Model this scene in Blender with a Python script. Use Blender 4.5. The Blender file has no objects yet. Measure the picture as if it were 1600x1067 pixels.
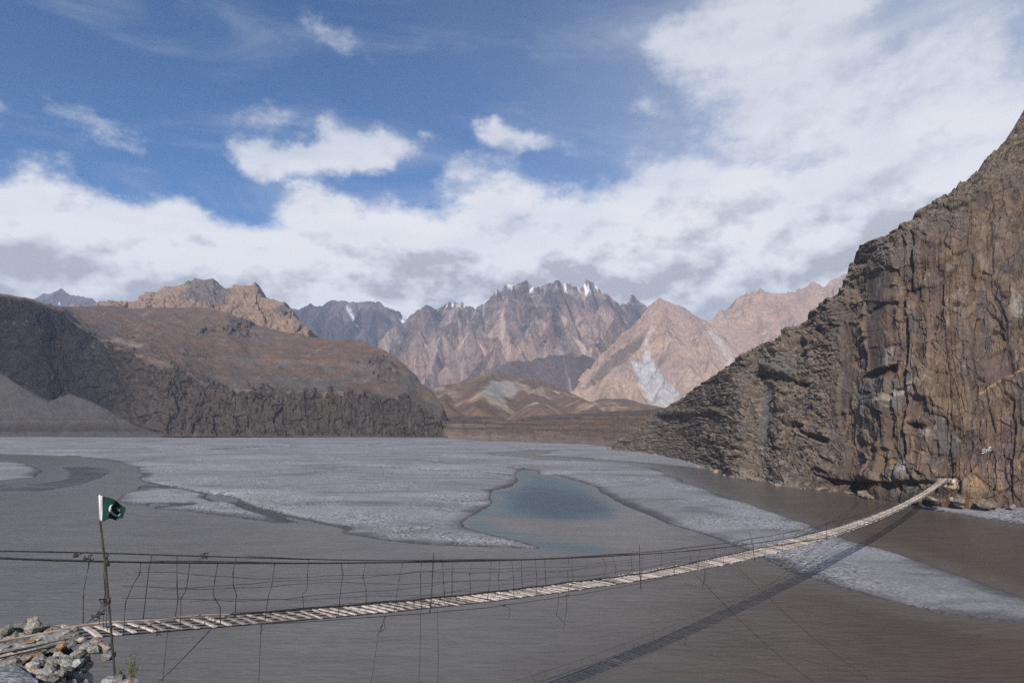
import bpy, bmesh, math, random
import numpy as np
from mathutils import Vector, Matrix

# ------------------------------------------------------------------ camera
FPX, YH, H = 1000.0, 645.0, 13.0           # focal length and horizon row for a 1600x1067 frame, eye height over water
PITCH = math.atan((YH - 533.5) / FPX)
CP, SP = math.cos(PITCH), math.sin(PITCH)
scene = bpy.context.scene
col = scene.collection
cam_d = bpy.data.cameras.new('camera')
cam_d.sensor_width = 36.0
cam_d.lens = 36.0 * FPX / 1600.0
cam_d.clip_start = 0.1
cam_d.clip_end = 40000
cam = bpy.data.objects.new('camera', cam_d)
cam.location = (0, 0, H)
cam.rotation_euler = (math.pi / 2 + PITCH, 0, 0)
col.objects.link(cam)
scene.camera = cam
scene.view_settings.view_transform = 'Standard'
scene.view_settings.look = 'None'
scene.view_settings.exposure = 0.12
scene.view_settings.gamma = 1.0
scene.view_settings.use_curve_mapping = False
scene.cycles.use_denoising = False
scene.cycles.max_bounces = 5
scene.cycles.use_adaptive_sampling = True
scene.cycles.adaptive_threshold = 0.008
scene.cycles.diffuse_bounces = 2
scene.cycles.glossy_bounces = 2
scene.cycles.transmission_bounces = 2
scene.cycles.volume_bounces = 1
scene.cycles.transparent_max_bounces = 8
scene.cycles.volume_step_rate = 1.0
scene.cycles.volume_max_steps = 128

# sun: horizontal travel of a shadow for one metre of height
VX, VD = 0.32, 1.765
SUN_EL = math.atan(1.0 / math.hypot(VX, VD))
sd = bpy.data.lights.new('sun', 'SUN')
sd.energy = 5.0
sd.angle = math.radians(0.25)
sd.color = (1.0, 0.955, 0.90)
sun = bpy.data.objects.new('sun', sd)
sun.rotation_euler = Vector((VX, VD, -1.0)).to_track_quat('-Z', 'Y').to_euler()
sun.location = (-50, -200, 120)
col.objects.link(sun)

HAZE = 0.00019
# ------------------------------------------------------------------ sky
def px_ray(x, y):
    X = (x - 800) / FPX
    Y = (533.5 - y) / FPX
    return np.array([X, CP - Y * SP, SP + Y * CP])

def px_azel(x, y):
    r = px_ray(x, y)
    return math.atan2(r[0], r[1]), math.atan2(r[2], math.hypot(r[0], r[1]))

world = bpy.data.worlds.new('World')
scene.world = world
world.cycles.sampling_method = 'MANUAL'
world.cycles.sample_map_resolution = 512
world.use_nodes = True
NT = world.node_tree
NT.nodes.clear()

class NB:
    """short-hand for building node trees"""
    def __init__(s, nt): s.nt = nt
    def n(s, t, **k):
        nd = s.nt.nodes.new(t)
        for a, v in k.items(): setattr(nd, a, v)
        return nd
    def link(s, a, b): s.nt.links.new(a, b)
    def put(s, sock, v):
        if isinstance(v, bpy.types.NodeSocket): s.nt.links.new(v, sock)
        else: sock.default_value = v
    def math(s, op, a, b=0.0, c=None, clamp=False):
        nd = s.n('ShaderNodeMath', operation=op, use_clamp=clamp)
        s.put(nd.inputs[0], a); s.put(nd.inputs[1], b)
        if c is not None: s.put(nd.inputs[2], c)
        return nd.outputs[0]
    def vmath(s, op, a, b=None, c=None, scale=None):
        nd = s.n('ShaderNodeVectorMath', operation=op)
        s.put(nd.inputs[0], a)
        if b is not None: s.put(nd.inputs[1], b)
        if c is not None: s.put(nd.inputs[2], c)
        if scale is not None: s.put(nd.inputs['Scale'], scale)
        return nd.outputs['Value'] if op in ('LENGTH', 'DISTANCE', 'DOT_PRODUCT') else nd.outputs[0]
    def noise(s, vec, scale, detail=4.0, rough=0.5, dist=0.0, lac=2.0, color=False, typ='FBM'):
        nd = s.n('ShaderNodeTexNoise')
        nd.noise_type = typ
        s.put(nd.inputs['Vector'], vec); s.put(nd.inputs['Scale'], scale)
        nd.inputs['Detail'].default_value = detail
        nd.inputs['Roughness'].default_value = rough
        nd.inputs['Lacunarity'].default_value = lac
        nd.inputs['Distortion'].default_value = dist
        return nd.outputs['Color'] if color else nd.outputs['Fac']
    def smooth(s, v, a, b, lo=0.0, hi=1.0):
        nd = s.n('ShaderNodeMapRange', interpolation_type='SMOOTHSTEP')
        s.put(nd.inputs['Value'], v)
        s.put(nd.inputs['From Min'], a); s.put(nd.inputs['From Max'], b)
        s.put(nd.inputs['To Min'], lo); s.put(nd.inputs['To Max'], hi)
        return nd.outputs['Result']
    def mix(s, f, a, b, blend='MIX'):
        nd = s.n('ShaderNodeMix', data_type='RGBA', blend_type=blend)
        s.put(nd.inputs['Factor'], f)
        for i, v in ((6, a), (7, b)):
            if not isinstance(v, bpy.types.NodeSocket) and len(v) == 3: v = (*v, 1)
            s.put(nd.inputs[i], v)
        return nd.outputs[2]

W = NB(NT)
tc = W.n('ShaderNodeTexCoord')
dirv = tc.outputs['Generated']
sky = W.n('ShaderNodeTexSky', sky_type='NISHITA')
sky.sun_disc = False
sky.sun_elevation = SUN_EL
sky.sun_rotation = math.atan2(-VX, -VD)
sky.altitude = 2500
sky.air_density = 1.0
sky.dust_density = 0.3
sky.ozone_density = 2.0
sep = W.n('ShaderNodeSeparateXYZ'); W.link(dirv, sep.inputs[0])
az = W.math('ARCTAN2', sep.outputs[0], sep.outputs[1])
el = W.math('ARCSINE', sep.outputs[2])
# cloud-space coordinates: azimuth and elevation, edges frayed by noise
wn = W.noise(dirv, 5.0, 6.0, 0.62, color=True)
wofs = W.vmath('MULTIPLY', W.vmath('SUBTRACT', wn, (0.5, 0.5, 0.5)), (0.16, 0.10, 0.0))
comb = W.n('ShaderNodeCombineXYZ'); W.link(az, comb.inputs[0]); W.link(el, comb.inputs[1])
ae = W.vmath('ADD', comb.outputs[0], wofs)
# each cloud: centre px, half-width px, half-height px, weight
CLOUDS = [(388, 252, 30, 20, .85), (440, 264, 45, 13, .85), (500, 258, 40, 15, .8), (548, 244, 36, 22, 1), (592, 232, 26, 26, .9), (630, 240, 30, 16, .7), (660, 222, 22, 12, .7), (522, 206, 13, 24, .8),
          (778, 212, 34, 19, .95), (840, 228, 50, 14, .9), (900, 240, 28, 11, .8), (745, 258, 45, 12, .55),
          (60, 400, 180, 70, 1.1), (45, 318, 95, 30, .85), (180, 350, 70, 26, .8), (265, 335, 60, 22, .8), (330, 400, 110, 42, 1.0), (210, 440, 220, 60, 1.1),
          (490, 335, 72, 32, .9), (480, 415, 120, 44, 1.1), (610, 330, 60, 30, .6), (640, 395, 110, 55, 1.05), (785, 325, 92, 52, 1.05), (760, 420, 160, 65, 1.2),
          (850, 350, 60, 50, .8), (960, 400, 120, 75, 1.1), (1050, 320, 120, 50, .9), (1120, 400, 160, 85, 1.2), (1250, 370, 150, 80, 1.1), (1330, 420, 150, 80, 1.2),
          (1000, 470, 120, 60, 1.1), (1200, 480, 150, 60, 1.2), (600, 480, 160, 50, 1.1), (380, 500, 160, 50, 1.0),
          (1065, 45, 55, 32, .75), (1120, 90, 70, 55, .8), (1230, 120, 120, 80, .85), (1240, 25, 110, 60, .9), (1330, 200, 170, 90, .72), (1480, 180, 190, 130, .62), (1560, 330, 220, 120, 1.0),
          (1180, 245, 110, 50, .5), (1030, 155, 24, 26, .55), (1060, 290, 90, 26, .55), (1400, 300, 160, 70, .7), (1000, 250, 90, 40, .35),
          (175, 210, 42, 24, .55), (15, 180, 26, 14, .6), (520, 52, 50, 20, .52), (425, 182, 45, 22, .46), (450, 138, 26, 14, .42),
          (1750, 250, 260, 220, .65), (1950, 400, 300, 160, 1.0), (-250, 400, 260, 90, 1.1), (-550, 360, 300, 110, 1.0)]
# the clouds' thickness over azimuth and elevation, held as a sum of products of two curves each
AZ0, AZ1, EL0, EL1, NA, NE = -1.25, 1.25, -0.12, 0.72, 126, 64
ga, ge = np.meshgrid(np.linspace(AZ0, AZ1, NA), np.linspace(EL0, EL1, NE), indexing='ij')
def cloud_field(a, e):
    acc = np.zeros(a.shape)
    for (x, y, rx, ry, w) in CLOUDS:
        ca, ce = px_azel(x, y)
        d2 = ((a - ca) * FPX / rx) ** 2 + ((e - ce) * FPX / ry) ** 2
        acc += (w * np.exp(-0.50 * d2 ** 1.1)) ** 4
    return acc ** 0.25
cmap = cloud_field(ga, ge)
cmap_up = 0.5 * cloud_field(ga - 0.012, ge + 0.028) + 0.5 * cloud_field(ga - 0.02, ge + 0.06)
in_a = W.n('ShaderNodeSeparateXYZ'); W.link(ae, in_a.inputs[0])
ta = W.math('DIVIDE', W.math('SUBTRACT', in_a.outputs[0], AZ0), AZ1 - AZ0, clamp=True)
te = W.math('DIVIDE', W.math('SUBTRACT', in_a.outputs[1], EL0), EL1 - EL0, clamp=True)
va = W.n('ShaderNodeCombineColor'); vb = W.n('ShaderNodeCombineColor')
for i in range(3): W.link(ta, va.inputs[i]); W.link(te, vb.inputs[i])
def curve3(src, U3):
    nd = W.n('ShaderNodeRGBCurve'); W.link(src, nd.inputs['Color'])
    lo = U3.min(0); hi = U3.max(0) + 1e-6
    mp = nd.mapping
    mp.use_clip = False
    for c in range(3):
        cu = mp.curves[c]
        n = len(U3)
        ys = (U3[:, c] - lo[c]) / (hi[c] - lo[c])
        cu.points[0].location = (0, float(ys[0])); cu.points[1].location = (1, float(ys[-1]))
        for k in range(1, n - 1): cu.points.new(k / (n - 1), float(ys[k]))
        for pt in cu.points: pt.handle_type = 'VECTOR'
    mp.update()
    return W.vmath('MULTIPLY_ADD', nd.outputs[0], tuple(hi - lo), tuple(lo))
def lookup(M, rank=12):
    Um, Sm, Vm = np.linalg.svd(M, full_matrices=False)
    acc = None
    for k in range(0, rank, 3):
        a3 = curve3(va.outputs[0], Um[:, k:k + 3] * np.sqrt(Sm[k:k + 3]))
        b3 = curve3(vb.outputs[0], (Vm[k:k + 3] * np.sqrt(Sm[k:k + 3])[:, None]).T)
        d = W.vmath('DOT_PRODUCT', a3, b3)
        acc = d if acc is None else W.math('ADD', acc, d)
    return acc
field = lookup(cmap, 18)
field_up = lookup(cmap_up, 9)
# beyond the frame sparser broken cloud, thinned overhead to weaken the fill light
side = W.smooth(W.math('ABSOLUTE', az), 0.85, 1.15)
sq = W.vmath('MULTIPLY', dirv, (1.0, 1.0, 2.2))
gen = W.math('MULTIPLY', W.noise(sq, 2.3, 3.0, 0.5), 1.5)
gen = W.math('SUBTRACT', gen, W.smooth(el, 0.1, 0.6, 0.05, 0.62))
field = W.math('ADD', W.math('MULTIPLY', field, W.math('SUBTRACT', 1.0, side)), W.math('MULTIPLY', gen, side))
n1 = W.noise(W.vmath('MULTIPLY', dirv, (1.0, 1.0, 1.5)), 8.0, 10.0, 0.62)
b1_ = W.noise(W.vmath('MULTIPLY', dirv, (1.0, 1.0, 1.5)), 8.0, 4.0, 0.55)
b2_ = W.noise(W.vmath('MULTIPLY', W.vmath('ADD', dirv, (-0.012, 0.0, 0.022)), (1.0, 1.0, 1.5)), 8.0, 4.0, 0.55)
n2 = b2_
dens = W.math('ADD', field, W.math('MULTIPLY', W.math('SUBTRACT', n1, 0.5), 1.75))
dens_up = W.math('ADD', field_up, W.math('MULTIPLY', W.math('SUBTRACT', n2, 0.5), 1.2))
alpha = W.smooth(dens, 0.30, 0.84)
# lit by a high sun: rims that thin out upwards are bright, cloud below thick cloud is grey
occ = W.smooth(dens_up, 0.45, 1.45)
rim = W.math('ADD', W.math('MULTIPLY', W.math('SUBTRACT', b2_, b1_), 4.5), W.math('MULTIPLY', W.math('SUBTRACT', b1_, n1), 1.3))
nlow = W.noise(W.vmath('MULTIPLY', dirv, (1.0, 1.0, 3.4)), 5.0, 6.0, 0.52)
shade = W.math('ADD', W.math('MULTIPLY', occ, 0.72), W.math('MULTIPLY', W.math('SUBTRACT', nlow, 0.48), 1.0))
shade = W.math('ADD', shade, rim, clamp=True)
shade = W.math('MULTIPLY', shade, W.smooth(el, 0.20, 0.40, 0.86, 0.42))
alpha = W.math('MULTIPLY', alpha, W.smooth(W.math('ADD', el, W.math('MULTIPLY', W.math('SUBTRACT', nlow, .5), .5)), 0.22, 0.52, 1.0, 0.62))
ramp = W.n('ShaderNodeValToRGB')
W.link(shade, ramp.inputs[0])
cr = ramp.color_ramp
cr.elements[0].position = 0.12; cr.elements[0].color = (0.82, 0.82, 0.84, 1)
cr.elements[1].position = 0.92; cr.elements[1].color = (0.40, 0.40, 0.435, 1)
e_ = cr.elements.new(0.5); e_.color = (0.64, 0.65, 0.69, 1)
# thin high cloud
cv = W.n('ShaderNodeMapping'); W.link(dirv, cv.inputs[0])
cv.inputs['Rotation'].default_value = (0.0, math.radians(35), 0.0)
cv.inputs['Scale'].default_value = (1.0, 1.0, 5.0)
ci = W.noise(cv.outputs[0], 2.6, 7.0, 0.62, dist=0.6)
cirrus = W.math('MULTIPLY', W.smooth(ci, 0.47, 0.85), 0.40)
veil = W.math('MULTIPLY', W.smooth(W.noise(dirv, 1.4, 4.0, 0.5), 0.50, 0.85), 0.07)
vr, ve = px_azel(1420, 130)
rv = W.vmath('MULTIPLY_ADD', ae, (2.6, 3.6, 0), (-vr * 2.6, -ve * 3.6, 0))
veil = W.math('ADD', veil, W.math('MULTIPLY', W.math('POWER', 2.0, W.math('MULTIPLY', W.vmath('DOT_PRODUCT', rv, rv), -1.6)), 0.62))
thin = W.math('ADD', cirrus, veil, clamp=True)
skyc = W.mix(1.0, sky.outputs[0], (0.040, 0.076, 0.104), 'MULTIPLY')
skyc = W.mix(thin, skyc, (0.58, 0.61, 0.69))
skyc = W.mix(alpha, skyc, ramp.outputs[0])
bg = W.n('ShaderNodeBackground'); W.link(skyc, bg.inputs[0]); bg.inputs[1].default_value = 1.0
wo = W.n('ShaderNodeOutputWorld'); W.link(bg.outputs[0], wo.inputs[0])

# ------------------------------------------------------------------ numeric helpers
rng = np.random.default_rng(7)
random.seed(11)

def U(x, y, d):
    """pixel column/row of the 1600 frame at forward distance d -> world arrays"""
    x = np.asarray(x, float); y = np.asarray(y, float); d = np.asarray(d, float)
    X = (x - 800) / FPX; Y = (533.5 - y) / FPX
    fy = CP - Y * SP
    t = d / fy
    return np.stack(np.broadcast_arrays(X * t, d, H + (SP + Y * CP) * t), -1)

def G(x, y, z=0.0):
    x = np.asarray(x, float); y = np.asarray(y, float)
    X = (x - 800) / FPX; Y = (533.5 - y) / FPX
    rz = SP + Y * CP
    t = (z - H) / rz
    return np.stack(np.broadcast_arrays(X * t, (CP - Y * SP) * t, z + 0 * t), -1)

def to_px(p):
    x, y, z = p[..., 0], p[..., 1], p[..., 2] - H
    fw = y * CP + z * SP
    up = -y * SP + z * CP
    return 800 + FPX * x / fw, 533.5 - FPX * up / fw

def sm(x, a, b):
    t = np.clip((x - a) / (b - a), 0, 1)
    return t * t * (3 - 2 * t)

def hsh(i, j, k, seed):
    h = (i.astype(np.int64) * 374761393 + j.astype(np.int64) * 668265263 + k.astype(np.int64) * 2147483647 + seed * 1274126177) & 0xFFFFFFFF
    h = ((h ^ (h >> 13)) * 1274126177) & 0xFFFFFFFF
    h = ((h ^ (h >> 16)) * 2246822519) & 0xFFFFFFFF
    return ((h ^ (h >> 15)) & 0xFFFFFF) / float(0x1000000)

_tr = np.random.default_rng(1234)
_PERM = _tr.permutation(4096).astype(np.int32)
_GA = _tr.random(4096) * 2 * np.pi
_GX = np.cos(_GA).astype(np.float32); _GY = np.sin(_GA).astype(np.float32)

def _noise2(x, y, seed):
    xi = np.floor(x); yi = np.floor(y)
    xf = (x - xi).astype(np.float32); yf = (y - yi).astype(np.float32)
    xi = xi.astype(np.int32); yi = yi.astype(np.int32) + seed * 131
    u = xf * xf * (3 - 2 * xf); v = yf * yf * (3 - 2 * yf)
    r0 = _PERM[xi & 4095]; r1 = _PERM[(xi + 1) & 4095]
    def g(r, b):
        i = _PERM[(r + yi + b) & 4095]
        return i
    i = g(r0, 0); n00 = _GX[i] * xf + _GY[i] * yf
    i = g(r1, 0); n10 = _GX[i] * (xf - 1) + _GY[i] * yf
    i = g(r0, 1); n01 = _GX[i] * xf + _GY[i] * (yf - 1)
    i = g(r1, 1); n11 = _GX[i] * (xf - 1) + _GY[i] * (yf - 1)
    a = n00 + (n10 - n00) * u
    return (a + (n01 + (n11 - n01) * u - a) * v) * 1.5

def noise2(x, y, seed=0):
    x, y = np.broadcast_arrays(np.asarray(x, float), np.asarray(y, float))
    xr, yr = x.reshape(-1), y.reshape(-1)
    out = np.empty(xr.shape)
    for k in range(0, len(xr), 16384):
        out[k:k + 16384] = _noise2(xr[k:k + 16384], yr[k:k + 16384], seed)
    return out.reshape(x.shape)

def fbm(x, y, oct=5, rough=0.5, seed=0):
    a, s, t = 1.0, 0.0, 0.0
    for o in range(oct):
        s = s + a * noise2(x * 2 ** o + 17.3 * o, y * 2 ** o - 9.1 * o, seed + o)
        t += a; a *= rough
    return s / t

def ridged(x, y, oct=5, rough=0.55, seed=0):
    a, s, t = 1.0, 0.0, 0.0
    for o in range(oct):
        s = s + a * (1 - np.abs(noise2(x * 2 ** o + 31.7 * o, y * 2 ** o + 5.3 * o, seed + o)) * 2)
        t += a; a *= rough
    return s / t

def worley(x, y, seed=0):
    """F1, F2, per-cell random a,b,c and offset to the cell's point"""
    xi = np.floor(x); yi = np.floor(y)
    f1 = np.full(x.shape, 9.0); f2 = np.full(x.shape, 9.0)
    ca = np.zeros(x.shape); cb = np.zeros(x.shape); dx1 = np.zeros(x.shape); dy1 = np.zeros(x.shape)
    z = np.zeros_like(xi)
    for a in (-1, 0, 1):
        for b in (-1, 0, 1):
            px = xi + a + 0.1 + 0.8 * hsh(xi + a, yi + b, z, seed)
            py = yi + b + 0.1 + 0.8 * hsh(xi + a, yi + b, z, seed + 1)
            dx = x - px; dy = y - py
            d = np.hypot(dx, dy)
            near = d < f1
            f2 = np.where(near, f1, np.minimum(f2, d))
            f1 = np.where(near, d, f1)
            ca = np.where(near, hsh(xi + a, yi + b, z, seed + 2), ca)
            cb = np.where(near, hsh(xi + a, yi + b, z, seed + 3), cb)
            dx1 = np.where(near, dx, dx1); dy1 = np.where(near, dy, dy1)
    return f1, f2, ca, cb, dx1, dy1

def blocks(x, y, seed, tilt=0.8):
    """broken-rock relief: every cell a tilted facet at its own height"""
    f1, f2, a, b, dx, dy = worley(x, y, seed)
    h = (a - 0.5) + tilt * ((b - 0.5) * dx + (np.modf(a * 57.3)[0] - 0.5) * dy)
    crack = np.exp(-((f2 - f1) / 0.06) ** 2)
    return h, crack, a, b

def interp(x, pts):
    p = np.array(pts, float)
    return np.interp(x, p[:, 0], p[:, 1])

def seg_dist(x, y, poly):
    """distance to a polyline, plus the parameter along it in vertices"""
    x, y = np.broadcast_arrays(np.asarray(x, float), np.asarray(y, float))
    if x.size > 20000:
        xr, yr = x.reshape(-1), y.reshape(-1)
        o = [np.empty(xr.shape) for _ in range(3)]
        for k in range(0, len(xr), 16384):
            r = seg_dist(xr[k:k + 16384], yr[k:k + 16384], poly)
            for q in range(3): o[q][k:k + 16384] = r[q]
        return [q.reshape(x.shape) for q in o]
    best = np.full(x.shape, 1e9); par = np.zeros(x.shape); side = np.zeros(x.shape)
    for i in range(len(poly) - 1):
        ax, ay = poly[i][:2]; bx, by = poly[i + 1][:2]
        vx, vy = bx - ax, by - ay
        L = vx * vx + vy * vy + 1e-12
        t = np.clip(((x - ax) * vx + (y - ay) * vy) / L, 0, 1)
        ex = x - ax - t * vx; ey = y - ay - t * vy
        d = np.hypot(ex, ey)
        m = d < best
        best = np.where(m, d, best); par = np.where(m, i + t, par)
        side = np.where(m, np.sign(vx * ey - vy * ex), side)
    return best, par, side

def inside(x, y, poly):
    r = np.zeros(x.shape, bool)
    n = len(poly)
    for i in range(n):
        ax, ay = poly[i][:2]; bx, by = poly[(i + 1) % n][:2]
        c = ((ay > y) != (by > y)) & (x < (bx - ax) * (y - ay) / (by - ay + 1e-12) + ax)
        r ^= c
    return r

def sdf(x, y, poly):
    d, _, _ = seg_dist(x, y, list(poly) + [poly[0]])
    return np.where(inside(x, y, poly), d, -d)

def normals(P):
    du = np.gradient(P, axis=1); dv = np.gradient(P, axis=0)
    n = np.cross(du, dv)
    n /= np.linalg.norm(n, axis=-1, keepdims=True) + 1e-12
    return n

# ------------------------------------------------------------------ object helpers
def tag(o, label=None, cat=None, group=None, kind=None):
    if label: o['label'] = label
    if cat: o['category'] = cat
    if group: o['group'] = group
    if kind: o['kind'] = kind
    return o

def link(name, me, mat=None, parent=None):
    if mat is not None and len(me.materials) == 0: me.materials.append(mat)
    o = bpy.data.objects.new(name, me)
    col.objects.link(o)
    if parent is not None: o.parent = parent
    return o

def empty(name, loc=(0, 0, 0)):
    o = bpy.data.objects.new(name, None)
    o.empty_display_size = 0.3
    o.location = loc
    col.objects.link(o)
    return o

def grid_mesh(name, P, C=None, smooth=True, extra=None):
    r, c = P.shape[:2]
    me = bpy.data.meshes.new(name)
    nv = r * c
    me.vertices.add(nv)
    me.vertices.foreach_set('co', P.reshape(-1).astype(np.float32))
    idx = np.arange(nv, dtype=np.int32).reshape(r, c)
    q = np.stack([idx[:-1, :-1], idx[:-1, 1:], idx[1:, 1:], idx[1:, :-1]], -1).reshape(-1)
    nf = (r - 1) * (c - 1)
    me.loops.add(nf * 4)
    me.loops.foreach_set('vertex_index', q)
    me.polygons.add(nf)
    me.polygons.foreach_set('loop_start', np.arange(nf, dtype=np.int32) * 4)
    me.update(calc_edges=True)
    me.polygons.foreach_set('use_smooth', np.full(nf, smooth))
    if C is not None:
        at = me.color_attributes.new('Col', 'FLOAT_COLOR', 'POINT')
        c4 = np.ones((nv, 4), np.float32); c4[:, :3] = np.clip(C.reshape(-1, 3), 0, 1)
        at.data.foreach_set('color', c4.reshape(-1))
    for nm, A in (extra or {}).items():
        at = me.attributes.new(nm, 'FLOAT', 'POINT')
        at.data.foreach_set('value', A.reshape(-1).astype(np.float32))
    me.validate()
    return me

def tube_into(verts, faces, pts, r, sides=5, r2=None):
    """a bent tube through pts added to vertex/face lists"""
    pts = [Vector(p) for p in pts]
    n = len(pts)
    base = len(verts)
    for i, p in enumerate(pts):
        t = (pts[min(i + 1, n - 1)] - pts[max(i - 1, 0)])
        if t.length < 1e-9: t = Vector((0, 0, 1))
        t.normalize()
        a = t.cross(Vector((0, 0, 1)))
        if a.length < 0.05: a = t.cross(Vector((1, 0, 0)))
        a.normalize(); b = t.cross(a)
        rr = r if r2 is None else r + (r2 - r) * i / (n - 1)
        for k in range(sides):
            an = 2 * math.pi * k / sides
            verts.append(p + a * (math.cos(an) * rr) + b * (math.sin(an) * rr))
    for i in range(n - 1):
        for k in range(sides):
            k2 = (k + 1) % sides
            faces.append((base + i * sides + k, base + i * sides + k2, base + (i + 1) * sides + k2, base + (i + 1) * sides + k))
    faces.append(tuple(base + k for k in range(sides))[::-1])
    faces.append(tuple(base + (n - 1) * sides + k for k in range(sides)))

def tube(name, pts, r, mat, parent=None, sides=5, r2=None):
    v, f = [], []
    tube_into(v, f, pts, r, sides, r2)
    me = bpy.data.meshes.new(name)
    me.from_pydata([tuple(p) for p in v], [], f)
    for p in me.polygons: p.use_smooth = True
    me.update()
    return link(name, me, mat, parent)

# ------------------------------------------------------------------ materials
def new_mat(name):
    m = bpy.data.materials.new(name)
    m.use_nodes = True
    m.node_tree.nodes.clear()
    b = NB(m.node_tree)
    out = b.n('ShaderNodeOutputMaterial')
    p = b.n('ShaderNodeBsdfPrincipled')
    b.link(p.outputs[0], out.inputs[0])
    return m, b, p

def rock_mat(name, fine=1.0, amount=0.35, bump=0.3, bumpdist=0.3, rough=0.95, stretch=(1, 1, 1), speck=0.0, sat=0.98, tone=(.84, .79, .735)):
    """vertex colour broken up by procedural grain at three sizes"""
    m, b, p = new_mat(name)
    g = b.n('ShaderNodeNewGeometry')
    at = b.n('ShaderNodeVertexColor', layer_name='Col')
    v = b.vmath('MULTIPLY', g.outputs['Position'], stretch)
    n1 = b.noise(v, 0.35 * fine, 6, 0.6)
    n2 = b.noise(v, 2.3 * fine, 6, 0.65)
    k = b.math('ADD', b.math('MULTIPLY', b.math('SUBTRACT', n1, 0.5), 1.2), b.math('MULTIPLY', b.math('SUBTRACT', n2, 0.5), 2.0))
    k = b.math('ADD', b.math('MULTIPLY', k, amount * 2), 1.0)
    k = b.math('MAXIMUM', k, 0.25)
    hue = b.noise(v, 0.16 * fine, 4, 0.6)
    hs = b.n('ShaderNodeHueSaturation'); b.link(at.outputs[0], hs.inputs['Color']); hs.inputs['Saturation'].default_value = sat
    c = hs.outputs[0]
    tint = b.mix(b.smooth(hue, 0.35, 0.65), (0.96, 0.99, 1.03), (1.04, 1.0, 0.95))
    c = b.mix(1.0, c, tint, 'MULTIPLY')
    kc = b.n('ShaderNodeCombineColor')
    for i in range(3): b.link(k, kc.inputs[i])
    c = b.mix(1.0, c, kc.outputs[0], 'MULTIPLY')
    c = b.mix(1.0, c, tone, 'MULTIPLY')
    if speck > 0:
        vo = b.n('ShaderNodeTexVoronoi'); b.link(v, vo.inputs['Vector']); vo.inputs['Scale'].default_value = 3.0 * fine
        sp = b.smooth(b.n('ShaderNodeSeparateColor').outputs[0], 0, 1)
        sc_ = b.n('ShaderNodeSeparateColor'); b.link(vo.outputs['Color'], sc_.inputs[0])
        c = b.mix(b.math('MULTIPLY', b.smooth(sc_.outputs[0], 0.75, 0.95), speck), c, (0.42, 0.40, 0.38))
    b.link(c, p.inputs['Base Color'])
    p.inputs['Roughness'].default_value = rough
    p.inputs['Specular IOR Level'].default_value = 0.2
    bp = b.n('ShaderNodeBump')
    bp.inputs['Strength'].default_value = bump
    bp.inputs['Distance'].default_value = bumpdist
    b.link(b.noise(v, 1.1 * fine, 8, 0.7), bp.inputs['Height'])
    b.link(bp.outputs[0], p.inputs['Normal'])
    return m

def plain_mat(name, c1, c2, scale=8.0, rough=0.8, spec=0.3, metal=0.0, stretch=(1, 1, 1), bump=0.2, bd=0.01, detail=5, lo=0.35, hi=0.65, obj=True):
    m, b, p = new_mat(name)
    tcn = b.n('ShaderNodeTexCoord')
    v = b.vmath('MULTIPLY', tcn.outputs['Object'], stretch)
    n = b.noise(v, scale, detail, 0.6)
    c = b.mix(b.smooth(n, lo, hi), c1, c2)
    if obj:
        oi = b.n('ShaderNodeObjectInfo')
        k = b.math('ADD', b.math('MULTIPLY', oi.outputs['Random'], 0.75), 0.55)
        kc = b.n('ShaderNodeCombineColor')
        for i in range(3): b.link(k, kc.inputs[i])
        c = b.mix(1.0, c, kc.outputs[0], 'MULTIPLY')
    b.link(c, p.inputs['Base Color'])
    p.inputs['Roughness'].default_value = rough
    p.inputs['Specular IOR Level'].default_value = spec
    p.inputs['Metallic'].default_value = metal
    bp = b.n('ShaderNodeBump'); bp.inputs['Strength'].default_value = bump; bp.inputs['Distance'].default_value = bd
    b.link(n, bp.inputs['Height']); b.link(bp.outputs[0], p.inputs['Normal'])
    return m

# ================================================================== RIVER FLAT
def gp(pts, z=0.0):
    a = np.array(pts, float)
    return [tuple(v[:2]) for v in G(a[:, 0], a[:, 1], z)]

BAR_A = gp([(-900, 700), (-300, 706), (0, 710), (101, 712), (175, 720), (209, 730), (223, 740), (222, 751), (203, 768), (184, 783), (225, 795), (281, 798), (360, 807),
            (467, 821), (517, 826), (540, 834), (590, 843), (652, 850), (760, 855), (842, 858), (850, 856), (825, 848), (775, 836), (731, 823), (727, 815), (750, 800),
            (769, 785), (768, 767), (800, 759), (810, 750), (806, 738), (815, 733.5), (840, 735), (842, 741), (860, 744), (868, 741), (890, 748),
            (912, 757), (932, 762), (950, 777), (975, 789), (1012, 805), (1050, 819), (1085, 829), (1122, 843), (1160, 858), (1185, 871), (1204, 882), (1232, 895),
            (1256, 901), (1277, 908), (1319, 921), (1389, 940), (1460, 957), (1530, 968.5), (1600, 975.5), (1800, 1000), (2400, 1060),
            (2400, 1030), (1800, 990), (1600, 934), (1530, 912), (1436, 877), (1380, 856), (1342, 846), (1281, 825), (1234, 807), (1178, 788), (1112, 769), (1070, 755),
            (1047, 741), (1028, 733), (987, 726), (925, 721), (875, 719), (840, 717), (812, 714), (767, 707.5), (812, 705.5), (838, 703), (870, 703), (846, 708.5), (826, 711),
            (875, 714), (950, 719), (1025, 726), (1075, 730), (1105, 733), (1140, 725), (1040, 690), (1000, 672), (800, 668), (400, 668), (-200, 668), (-900, 668)])
BAR_R = gp([(1340, 774), (1389, 782), (1460, 796), (1530, 809), (1600, 821), (1760, 845), (2300, 900), (2300, 760), (1600, 760), (1450, 755), (1340, 765)])
BAR_C = gp([(-200, 722), (0, 721), (40, 724), (62, 731), (64, 738), (50, 746), (0, 752), (-200, 756)])
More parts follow.
